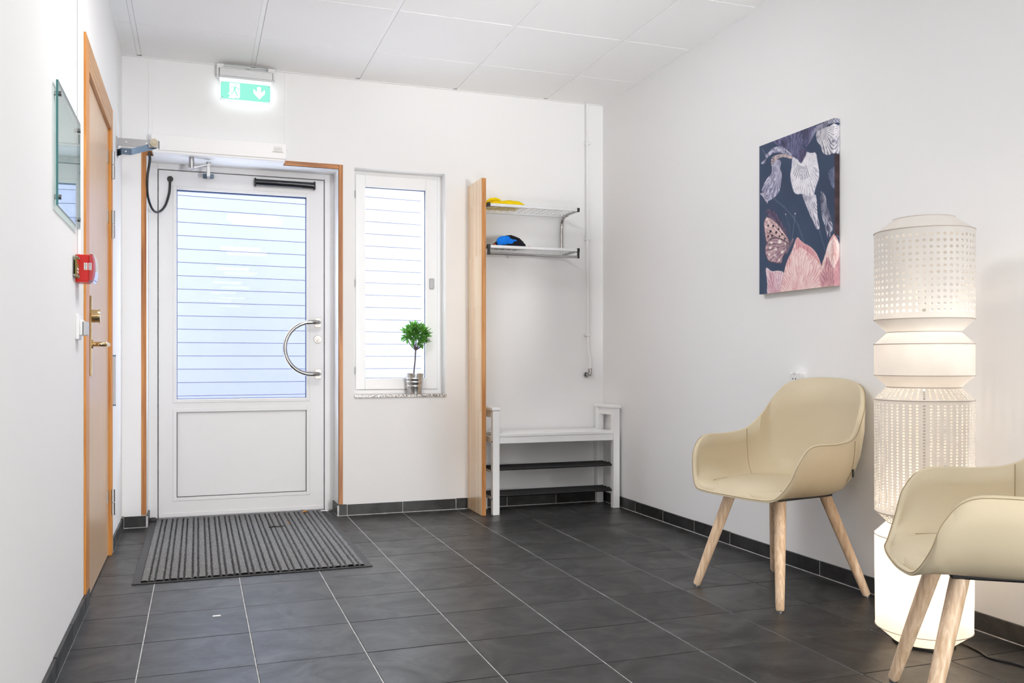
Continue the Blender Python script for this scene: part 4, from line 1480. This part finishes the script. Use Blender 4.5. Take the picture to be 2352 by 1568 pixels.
kc = thing('knit_cap', 'black knitted cap with bright blue lining lying on the lower rack tier', 'cap', (1.79, 5.06, 1.6045))
g = G()
n = 28
prof = [(0.0, 0.0), (0.25, 0.62), (0.45, 0.95), (0.62, 1.0), (0.8, 0.82), (0.93, 0.52), (1.0, 0.16)]
rings = []
for t, h in prof:
    x = 1.675 + 0.215 * t
    rz = 0.078 * max(h, 0.05)
    ry = 0.085 * max(min(1, 0.35 + h), 0.1)
    rings.append([g.bm.verts.new((x + 0.003 * math.sin(5 * k), 5.065 + ry * math.cos(math.pi * k / n), 1.6066 + rz * math.sin(math.pi * k / n) * (1 + 0.04 * math.sin(k * 2.2)))) for k in range(n + 1)])
for a, b in zip(rings, rings[1:]):
    for k in range(n):
        g.bm.faces.new((a[k], b[k], b[k + 1], a[k + 1]))
    g.bm.faces.new((a[0], a[n], b[n], b[0]))
g.bm.faces.new(rings[0]); g.bm.faces.new(rings[-1][::-1])
bmesh.ops.recalc_face_normals(g.bm, faces=g.bm.faces[:])
g.obj('crown', M['navy_knit'], kc, True)
g = G()
for c, r, sx, sy, sz in (((1.738, 4.994, 1.640), 0.036, 1.25, 0.5, 0.85), ((1.712, 4.994, 1.6355), 0.022, 1.0, 0.6, 1.2), ((1.775, 4.994, 1.6335), 0.024, 1.1, 0.6, 1.0), ((1.800, 4.994, 1.644), 0.013, 1.6, 0.6, 0.6), ((1.752, 4.994, 1.659), 0.018, 1.4, 0.6, 0.7)):
    g.ball(c, r, sx, sy, sz, 14)
part_label(g.obj('lining', M['blue'], kc, True), 'bright blue lining bunched at the front')
g = G()
for k in range(6):
    a = -0.6 + 0.25 * k
    g.tube([(1.885, 5.04, 1.612), (1.90 + 0.004 * k, 5.03, 1.614 + 0.004 * math.sin(k)), (1.915, 5.03 + 0.01 * math.sin(3 * k), 1.610 + 0.010 * math.cos(2 * k))], 0.0022, 6)
part_label(g.obj('tassel', M['orange_yarn'], kc, True), 'orange yarn tassel')
part_label(G().tube([(1.676, 5.03, 1.611), (1.684, 5.0, 1.620)], 0.004, 6).obj('tassel', M['orange_yarn'], kc, True), 'orange yarn tassel')

# ---- white bench with shoe racks
bn = thing('shoe_bench', 'white wooden bench with two black shoe racks under the hat rack', 'bench', (2.07, 5.1, 0))
BX = (1.654, 1.696, 2.447, 2.490)
BY = (4.952, 4.992, 5.185, 5.225)
for xa, xb in ((BX[0], BX[1]), (BX[2], BX[3])):
    for ya, yb in ((BY[0], BY[1]), (BY[2], BY[3])):
        G().box(xa, xb, ya, yb, 0, 0.622, bev=0.002).obj('leg', M['white'], bn)
    G().box(xa - 0.006, xb + 0.006, BY[0] - 0.006, BY[3] + 0.004, 0.622, 0.640, bev=0.003).obj('armrest', M['white'], bn)
    xm = (xa + xb) / 2
    for za, zb in ((0.578, 0.622), (0.425, 0.462), (0.245, 0.262), (0.085, 0.103)):
        G().box(xm - 0.010, xm + 0.010, BY[1], BY[2], za, zb, bev=0.001).obj('side_rail', M['white'], bn)
G().box(BX[1] - 0.002, BX[2] + 0.002, BY[0] + 0.008, BY[3] - 0.004, 0.464, 0.482, bev=0.002).obj('seat', M['white'], bn)
G().box(BX[1], BX[2], BY[0] + 0.012, BY[0] + 0.030, 0.424, 0.464, bev=0.001).obj('front_apron', M['white'], bn)
G().box(BX[1], BX[2], BY[3] - 0.030, BY[3] - 0.012, 0.424, 0.464, bev=0.001).obj('back_apron', M['white'], bn)
for zr in (0.268, 0.110):
    for k in range(5):
        y = BY[0] + 0.030 + 0.045 * k
        G().tube([(BX[0] + 0.006, y, zr), (BX[2] + 0.028, y, zr)], 0.0072, 10).obj('rack_rod', M['black'], bn, True)
for z in (0.437, 0.094):
    part_label(G().cyl((BX[0] - 0.0012, BY[0] + 0.02, z), (BX[0] + 0.001, BY[0] + 0.02, z), 0.006, n=10).obj('screw_cap', M['ink'], bn), 'dark screw hole')

# ================================================================== WINDOW PLANT
pt = thing('potted_tree', 'small clipped ball-headed tree in a zinc pot on the window sill', 'plant', (1.256, 5.286, 0.7165))
pcx, pcy = 1.256, 5.2825
prof = [(0.044, 0.7170), (0.0475, 0.755), (0.0505, 0.762), (0.0505, 0.767), (0.0485, 0.770), (0.050, 0.782), (0.053, 0.786), (0.053, 0.792), (0.051, 0.795), (0.0525, 0.806), (0.0555, 0.809), (0.0555, 0.813), (0.0535, 0.816), (0.056, 0.838), (0.0575, 0.839), (0.0575, 0.842), (0.0545, 0.842), (0.0505, 0.825)]
G().lathe([(r, z) for r, z in prof], (pcx, pcy, 0), 40, cap0=True).obj('pot', M['zinc'], pt, True)
G().lathe([(0.0515, 0.826), (0.030, 0.829), (0.004, 0.831)], (pcx, pcy, 0), 24, cap1=True).obj('soil', M['soil'], pt, True)
g = G()
g.tube(spline([(pcx - 0.004, pcy, 0.828), (pcx - 0.002, pcy, 0.87), (pcx + 0.003, pcy + 0.001, 0.91), (pcx + 0.005, pcy, 0.95), (pcx + 0.007, pcy, 0.985)], 4), 0.0042, 8)
ccx, ccy, ccz = pcx + 0.010, pcy - 0.012, 1.078
tips = []
rp = random.Random(4)
for k in range(16):
    a = 2 * math.pi * k / 16 + rp.uniform(-0.2, 0.2)
    e = rp.uniform(-0.25, 1.3)
    d = Vector((math.cos(a) * math.cos(e) * 0.085, math.sin(a) * math.cos(e) * 0.045, math.sin(e) * 0.07))
    end = Vector((ccx, ccy, ccz - 0.015)) + d
    midp = Vector((pcx + 0.007, pcy, 0.985)).lerp(end, 0.5) + Vector((0, 0, -0.012))
    g.tube([(pcx + 0.007, pcy, 0.983), midp, end], [0.0026, 0.0018, 0.001], 5)
g.obj('trunk', M['bark'], pt, True)


def leaf_mesh(L, Wd):
    g = G()
    mid = [g.bm.verts.new(p) for p in ((0, 0, 0), (0, L * 0.33, -0.002), (0, L * 0.68, -0.0025), (0, L, 0.002))]
    le = [g.bm.verts.new(p) for p in ((-Wd * 0.42, L * 0.22, 0.002), (-Wd * 0.5, L * 0.5, 0.0025), (-Wd * 0.3, L * 0.82, 0.002))]
    ri = [g.bm.verts.new((-v.co.x, v.co.y, v.co.z)) for v in le]
    for s, flip in ((le, False), (ri, True)):
        for f in ((mid[0], mid[1], s[0]), (mid[1], mid[2], s[1], s[0]), (mid[2], mid[3], s[2], s[1])):
            f = f if flip else f[::-1]
            g.bm.faces.new(f)
    return g.mesh('leaf', M['leaf'], True)


lm = [leaf_mesh(0.040, 0.019), leaf_mesh(0.046, 0.021), leaf_mesh(0.034, 0.016)]
base = Vector((1.256, 5.286, 0.7165))
for k in range(290):
    zf = 1 - 2 * (k + 0.5) / 290
    a = k * 2.39996
    rr_ = math.sqrt(max(0, 1 - zf * zf))
    d = Vector((math.cos(a) * rr_, math.sin(a) * rr_, zf))
    if d.z < -0.62 and rp.random() < 0.6:
        continue
    sc = rp.uniform(0.35, 0.92)
    p = Vector((ccx + d.x * 0.082 * sc, ccy + d.y * 0.034 * sc, ccz + d.z * 0.066 * sc))
    out = (Vector((d.x * 0.9, d.y * 0.45 - 0.25, d.z * 0.8)) + Vector((rp.uniform(-1.1, 1.1), rp.uniform(-0.6, 0.2), rp.uniform(-0.8, 1.1)))).normalized()
    tip = p + out * 0.042
    if tip.y > 5.322:
        out.y = -abs(out.y)
        out.normalize()
    q = out.to_track_quat('Y', 'Z')
    o = put('leaf', rp.choice(lm), pt, p - base)
    from mathutils import Quaternion
    q = q @ Quaternion((0, 1, 0), rp.uniform(-0.8, 0.8))
    o.rotation_mode = 'QUATERNION'
    o.rotation_quaternion = q
    s = rp.uniform(0.8, 1.12)
    o.scale = (s, s, s)

# ================================================================== DOOR MAT AND LITTER
mt = thing('door_mat', 'ribbed dark grey entrance mat with rubber edging before the glazed door', 'mat', (0.24, 4.66, 0))
MX0, MX1, MY0, MY1 = -0.256, 0.738, 3.905, 5.418
G().box(MX0, MX1, MY0, MY1, 0.0006, 0.0045, bev=0.0015).obj('rubber_border', M['rubber'], mt)
ix0, ix1, iy0, iy1 = MX0 + 0.034, MX1 - 0.034, MY0 + 0.014, MY1 - 0.004
G().box(ix0, ix1, iy0, iy1, 0.0045, 0.0058).obj('backing', M['groove'], mt)
g = G()
x = ix0
k = 0
ny = 150
rm = random.Random(3)
while x < ix1 - 0.012:
    wr = 0.0275 if k % 2 == 0 else 0.0175
    wr = min(wr, ix1 - x)
    rows = []
    for j in range(ny + 1):
        y = iy0 + (iy1 - iy0) * j / ny
        ja, jb = rm.uniform(-0.0016, 0.0016), rm.uniform(-0.0016, 0.0016)
        h = 0.0115 + rm.uniform(-0.0012, 0.0012)
        rows.append([g.bm.verts.new(p) for p in ((x + ja, y, 0.0055), (x + 0.003 + ja, y, h), (x + wr * 0.5, y, h + rm.uniform(0, 0.0015)), (x + wr - 0.003 + jb, y, h), (x + wr + jb, y, 0.0055))])
    for a, b in zip(rows, rows[1:]):
        for q in range(4):
            g.bm.faces.new((a[q], a[q + 1], b[q + 1], b[q]))
    x += wr + 0.0058
    k += 1
o = g.obj('carpet_ribs', M['carpet'], mt, True)
o['kind'] = 'stuff'
g = G().ball((-0.240, 5.40, 0.010), 0.028, 1.0, 0.9, 0.55, 14)
part_label(g.obj('curled_corner', M['rubber'], mt, True), 'black curled-up corner of the mat')


def fallen_leaf(name, label, x, y, s, rot, z):
    g = G()
    pts = [(-1, 0, 0), (-0.5, 0.55, 0.25), (0.1, 0.62, 0.6), (0.7, 0.35, 0.35), (1.15, 0.05, 0.1), (0.6, -0.4, 0.3), (0, -0.55, 0.45), (-0.6, -0.35, 0.2)]
    c = g.bm.verts.new((0, 0, 0.75 * s))
    vs_ = [g.bm.verts.new((px * s, py * s, pz * s + 0.0005)) for px, py, pz in pts]
    for a, b in zip(vs_, vs_[1:] + vs_[:1]):
        g.bm.faces.new((c, a, b))
    bt = [g.bm.verts.new((px * s, py * s, pz * s - 0.0005)) for px, py, pz in pts]
    g.bm.faces.new(bt[::-1])
    for i in range(8):
        g.bm.faces.new((vs_[i], bt[i], bt[(i + 1) % 8], vs_[(i + 1) % 8]))
    me_ = g.mesh(name, M['autumn'])
    o = put(name, me_, None, (x, y, z))
    o.rotation_euler = (0, 0, rot)
    return tag(o, label, 'leaf')


fallen_leaf('fallen_leaf', 'larger curled orange dry leaf at the back edge of the door mat', 0.604, 5.365, 0.0165, 0.3, 0.0125)
fallen_leaf('fallen_leaf', 'tiny orange dry leaf lying in the middle back of the door mat', 0.478, 5.04, 0.0085, 1.2, 0.0125)
tw = G().tube(spline([(0.365, 4.93, 0.0145), (0.39, 4.945, 0.016), (0.415, 4.935, 0.016), (0.445, 4.95, 0.0145)], 4), 0.0030, 6)
tag(tw.obj('twig', M['twig'], None, True), 'short black twig lying on the door mat', 'twig')
sc_ = G().box(0.050, 0.078, 3.326, 3.338, 0.0003, 0.0028, bev=0.0008)
tag(sc_.obj('paper_scrap', M['paper']), 'tiny white paper scrap on the dark tiles before the mat', 'scrap')

# ================================================================== CHAIRS
HALF = [(0, .257, .405), (.12, .253, .405), (.20, .235, .414), (.246, .210, .475), (.268, .185, .55), (.276, .13, .605), (.28, .0, .61), (.268, -.095, .628), (.245, -.165, .69), (.222, -.215, .765), (.165, -.255, .828), (0, -.275, .847)]


def chair_shell():
    """rim curve, seat outline and bowl walls, inner and outer skins in one closed mesh"""
    full = HALF + [(-x, y, z) for x, y, z in HALF[-2:0:-1]]
    rim = spline(full, 6, True)
    N = len(rim)
    seat = []
    for p in rim:
        a = math.atan2(p.x, p.y)
        c, s = math.cos(a), math.sin(a)
        ry = 0.215 if c > 0 else 0.165
        e = 2.6
        r = (abs(s / 0.205) ** e + abs(c / ry) ** e) ** (-1 / e)
        sx, sy = r * s, r * c
        seat.append(Vector((sx, sy, 0.432)))
    g = G()
    bm = g.bm
    rings = []
    ctr = Vector((0, 0.02, 0.427))
    for f in (0.35, 0.7):
        rings.append([ctr.lerp(s, f) for s in seat])
    rings.append(seat)
    K = []
    outn = []
    for i, (s, r) in enumerate(zip(seat, rim)):
        o = Vector((r.x - s.x * 0.3, r.y - s.y * 0.3, 0))
        o.normalize()
        outn.append(o)
        K.append(Vector((s.x + (r.x - s.x) * 0.97, s.y + (r.y - s.y) * 0.97, s.z + 0.06 * (r.z - s.z))))
    for t in (0.12, 0.25, 0.4, 0.55, 0.7, 0.85, 1.0):
        rings.append([s * (1 - t) ** 2 + k * 2 * t * (1 - t) + (r - Vector((o.x, o.y, 0)) * 0.004) * t * t for s, k, r, o in zip(seat, K, rim, outn)])
    # rounded rim
    rings.append([r + o * 0.006 + Vector((0, 0, 0.004)) for r, o in zip(rim, outn)])
    rings.append([r + o * 0.016 + Vector((0, 0, -0.004)) for r, o in zip(rim, outn)])
    # outer skin down to the underside
    B = [Vector((s.x * 0.86, s.y * 0.86, 0.402)) for s in seat]
    KO = []
    for s, r, o in zip(seat, rim, outn):
        q = s.lerp(r, 0.95)
        KO.append(Vector((q.x + o.x * 0.018, q.y + o.y * 0.018, 0.405)))
    for t in (0.15, 0.32, 0.5, 0.68, 0.84, 1.0):
        rings.append([(r + o * 0.018 + Vector((0, 0, -0.012))) * (1 - t) ** 2 + k * 2 * t * (1 - t) + b * t * t for r, o, k, b in zip(rim, outn, KO, B)])
    V = [[bm.verts.new(p) for p in ring] for ring in rings]
    c0 = bm.verts.new(ctr)
    c1 = bm.verts.new((0, 0, 0.402))
    for i in range(N):
        j = (i + 1) % N
        bm.faces.new((c0, V[0][i], V[0][j]))
        bm.faces.new((c1, V[-1][j], V[-1][i]))
        for a, b in zip(V, V[1:]):
            bm.faces.new((a[i], b[i], b[j], a[j]))
    bmesh.ops.recalc_face_normals(bm, faces=bm.faces[:])
    return g, rim, seat, K, outn


TAGS = []


def make_chair(label, loc, rot):
    ch = thing('tub_chair', label, 'chair', loc, 'beige tub chairs along the right wall', rot, local=True)
    g, rim, seat, K, outn = chair_shell()
    me = g.mesh('shell', M['leather'], True)
    me.set_sharp_from_angle(angle=math.radians(80))
    sh = put('shell', me, ch)
    N = len(rim)
    # upholstered seat pad
    g = G()
    n = 48
    rows = []
    for f, z in ((0.0, 0.452), (0.4, 0.451), (0.7, 0.449), (0.85, 0.446), (0.93, 0.441), (0.98, 0.434), (1.0, 0.428)):
        row = []
        for k in range(n):
            a = 2 * math.pi * k / n
            c, s = math.cos(a), math.sin(a)
            ry = 0.268 if c > 0 else 0.165
            e = 2.7
            r = (abs(s / 0.208) ** e + abs(c / ry) ** e) ** (-1 / e)
            front = max(0, c) ** 1.2
            drop = 0.024 * front * f ** 5
            row.append(g.bm.verts.new((r * s * f, r * c * f, z - drop)) if f else None)
        rows.append(row)
    c0 = g.bm.verts.new((0, 0, 0.452))
    for k in range(n):
        q = (k + 1) % n
        g.bm.faces.new((c0, rows[1][k], rows[1][q]))
        for a, b in zip(rows[1:], rows[2:]):
            g.bm.faces.new((a[k], b[k], b[q], a[q]))
    bmesh.ops.recalc_face_normals(g.bm, faces=g.bm.faces[:])
    g.obj('seat_pad', M['leather'], ch, True)
    g = G()
    pp = []
    for k in range(n):
        a = 2 * math.pi * k / n
        if math.cos(a) > 0.72:
            continue
        c, s = math.cos(a), math.sin(a)
        ry = 0.268 if c > 0 else 0.165
        r = (abs(s / 0.208) ** 2.7 + abs(c / ry) ** 2.7) ** (-1 / 2.7)
        pp.append((r * s, r * c, 0.4335))
    g.tube(pp, 0.0013, 5)
    g.obj('pad_seam', M['thread'], ch, True)
    # seams
    g = G()
    g.tube([r + o * 0.0155 + Vector((0, 0, -0.002)) for r, o in zip(rim, outn)], 0.0012, 5, closed=True)
    g.obj('rim_seam', M['thread'], sh, True)
    L6 = 6
    for sgn in (1, -1):
        i = 7 * L6 if sgn > 0 else N - 7 * L6
        s, k, r, o = seat[i], K[i], rim[i], outn[i]
        g = G().tube([s * (1 - t) ** 2 + k * 2 * t * (1 - t) + (r - o * 0.006) * t * t for t in [0.15 + 0.85 * q / 10 for q in range(11)]], 0.0012, 5)
        g.obj('side_seam', M['thread'], sh, True)
        b = Vector((s.x * 0.86, s.y * 0.86, 0.402))
        q2 = s.lerp(r, 0.95)
        ko = Vector((q2.x + o.x * 0.018, q2.y + o.y * 0.018, 0.405))
        g = G().tube([(r + o * 0.0185 + Vector((0, 0, -0.012))) * (1 - t) ** 2 + ko * 2 * t * (1 - t) + b * t * t for t in [q / 16 for q in range(9)]], 0.0011, 5)
        g.obj('side_seam', M['thread'], sh, True)
        if sgn < 0 and len(TAGS) < 1:
            t = 0.30
            pt = (r + o * 0.0185 + Vector((0, 0, -0.012))) * (1 - t) ** 2 + ko * 2 * t * (1 - t) + b * t * t
            sd = Vector((-o.y, o.x, 0))
            g = G().prism([pt + sd * 0.002, pt + sd * 0.014, pt + sd * 0.014 - Vector((0, 0, 0.03)), pt + sd * 0.002 - Vector((0, 0, 0.03))], o * 0.004)
            TAGS.append(part_label(g.obj('fabric_tag', M['black'], ch), 'small black tag on the back seam'))
    # black sub-frame and legs
    G().box(-0.155, 0.155, -0.135, 0.155, 0.388, 0.4035, bev=0.004).obj('under_frame', M['black'], ch)
    for (tx, ty), (fx, fy) in (((.125, .125), (.222, .23)), ((-.125, .125), (-.222, .23)), ((.125, -.115), (.237, -.23)), ((-.125, -.115), (-.237, -.23))):
        top, foot = Vector((tx, ty, 0.404)), Vector((fx, fy, 0.006))
        pts = [top.lerp(foot, t) for t in (0, 0.1, 0.35, 0.6, 0.85, 0.985, 1.0)]
        lg = G().tube(pts, [0.0225, 0.0225, 0.0215, 0.0195, 0.0172, 0.0155, 0.0125], 18).obj('leg', M['ash'], ch, True)
        G().cyl((fx, fy, 0.0), (fx, fy, 0.008), 0.010, n=14).obj('glide', M['steel'], lg, True)
    g = G().box(-0.262, -0.255, -0.1780, -0.166, 0.575, 0.605)
    return ch, sh


ch1, sh1 = make_chair('whole beige leather tub chair on ash legs against the right wall beneath the picture', (2.19, 2.956, 0), math.radians(190.6 - 90))
ch2 = copy_tree(ch1)
ch2['label'] = 'beige tub chair in the right foreground cut off by the photo edge, before the lamp'
ch2.location = (1.946, 1.699, 0)
ch2.rotation_euler = (0, 0, math.radians(145.16 - 90))
# ================================================================== TOTEM LAMP
lpx, lpy = 2.235, 2.255
lp = thing('floor_lamp', 'tall lit white totem floor lamp of stacked rice-paper drums by the right wall', 'lamp', (lpx, lpy, 0))


def shade_band(r0, z0, r1, z1, n=72, name='shade_section'):
    g = G()
    g.lathe([(r0 + (r1 - r0) * t, z0 + (z1 - z0) * t) for t in (0, 0.5, 1)], (lpx, lpy, 0), n)
    return g.obj(name, M['shade'], lp, True)


def shade_perf(r0, z0, r1, z1, cols, rows, hw, hh, square=False, name='perforated_section', zpad=0.0):
    """paper band with real punched holes: each cell is a ring of quads round its hole"""
    g = G()
    bm = g.bm
    H = z1 - z0
    za, zb = z0 + zpad, z1 - zpad
    dz = (zb - za) / rows

    def P(th, z):
        r = r0 + (r1 - r0) * (z - z0) / H
        return (lpx + r * math.cos(th), lpy + r * math.sin(th), z)
    dth = 2 * math.pi / cols
    rm_ = (r0 + r1) / 2
    aw = hw / rm_
    pool = {}

    def V(th, z):
        k = (round((th % (2 * math.pi)) / dth * 2) % (2 * cols), round(z * 1e5))
        if k not in pool:
            pool[k] = bm.verts.new(P(th, z))
        return pool[k]
    for c in range(cols):
        t0, t1 = c * dth, (c + 1) * dth
        tm = (t0 + t1) / 2
        for r in range(rows):
            a, b = za + r * dz, za + (r + 1) * dz
            m_ = (a + b) / 2
            o = [V(t0, a), V(tm, a), V(t1, a), V(t1, m_), V(t1, b), V(tm, b), V(t0, b), V(t0, m_)]
            k = 1.0 if square else 0.7071
            hz = hh
            i = [bm.verts.new(P(*q)) for q in ((tm - aw * k, m_ - hz * k), (tm, m_ - hz), (tm + aw * k, m_ - hz * k), (tm + aw, m_), (tm + aw * k, m_ + hz * k), (tm, m_ + hz), (tm - aw * k, m_ + hz * k), (tm - aw, m_))]
            for q in range(8):
                w_ = (q + 1) % 8
                bm.faces.new((o[q], o[w_], i[w_], i[q]))
        if zpad:
            for e0, e1 in ((z0, za), (zb, z1)):
                bm.faces.new((V(t0, e0), V(tm, e0), V(tm, e1), V(t0, e1)))
                bm.faces.new((V(tm, e0), V(t1, e0), V(t1, e1), V(tm, e1)))
    return g.obj(name, M['shade'], lp, True)


RO, RI = 0.150, 0.110
shade_band(0.095, 0.010, RO - 0.004, 0.052)
shade_band(RO - 0.004, 0.052, RO - 0.001, 0.350)
shade_band(RO - 0.001, 0.350, RI, 0.390)
shade_perf(RI, 0.390, RO - 0.002, 0.426, 47, 4, 0.0024, 0.0022, True, zpad=0.004)
shade_perf(RO - 0.002, 0.426, RO, 0.793, 47, 36, 0.0034, 0.0028, True, zpad=0.010)
shade_perf(RO, 0.793, RI, 0.834, 47, 5, 0.0028, 0.0024, True, zpad=0.004)
shade_band(RI, 0.834, RO, 0.872)
shade_band(RO, 0.872, RO, 0.973)
shade_band(RO, 0.973, RI, 1.012)
shade_band(RI, 1.012, RO, 1.053)
shade_perf(RO, 1.053, RO, 1.338, 47, 13, 0.0056, 0.0052, False, zpad=0.014)
shade_band(RO, 1.338, 0.092, 1.381)
shade_band(0.092, 1.381, 0.02, 1.384)
for r, z in ((RO - 0.004, 0.052), (RO - 0.001, 0.350), (RI, 0.390), (RO - 0.002, 0.426), (RO, 0.793), (RI, 0.834), (RO, 0.872), (RO, 0.973), (RI, 1.012), (RO, 1.053), (RO, 1.338), (0.092, 1.381)):
    n = 72
    G().tube([(lpx + (r + 0.0006) * math.cos(2 * math.pi * k / n), lpy + (r + 0.0006) * math.sin(2 * math.pi * k / n), z) for k in range(n)], 0.0014, 6, closed=True).obj('hoop', M['hoop'], lp, True)
part_label(G().lathe([(0.075, 0.0), (0.095, 0.001), (0.095, 0.009), (0.075, 0.011)], (lpx, lpy, 0), 48, cap0=True, cap1=True).obj('base', M['black'], lp, True), 'round black base')
G().cyl((lpx, lpy, 0.011), (lpx, lpy, 1.10), 0.006, n=10).obj('stem', M['steel'], lp, True)
for z, m_ in ((0.20, 'bulb'), (0.36, 'bulb_dim'), (0.853, 'bulb_mid'), (1.012, 'bulb_top')):
    G().ball((lpx, lpy, z), 0.032, n=16).obj('bulb', M[m_], lp, True)
G().tube(spline([(lpx + 0.088, lpy - 0.02, 0.006), (2.335, 2.18, 0.0045), (2.325, 2.12, 0.0042), (2.305, 2.06, 0.0042), (2.33, 2.00, 0.0042), (2.345, 1.93, 0.0042), (2.40, 1.80, 0.0042), (2.47, 1.65, 0.0042)], 6), 0.0036, 8).obj('power_cord', M['black'], lp, True)
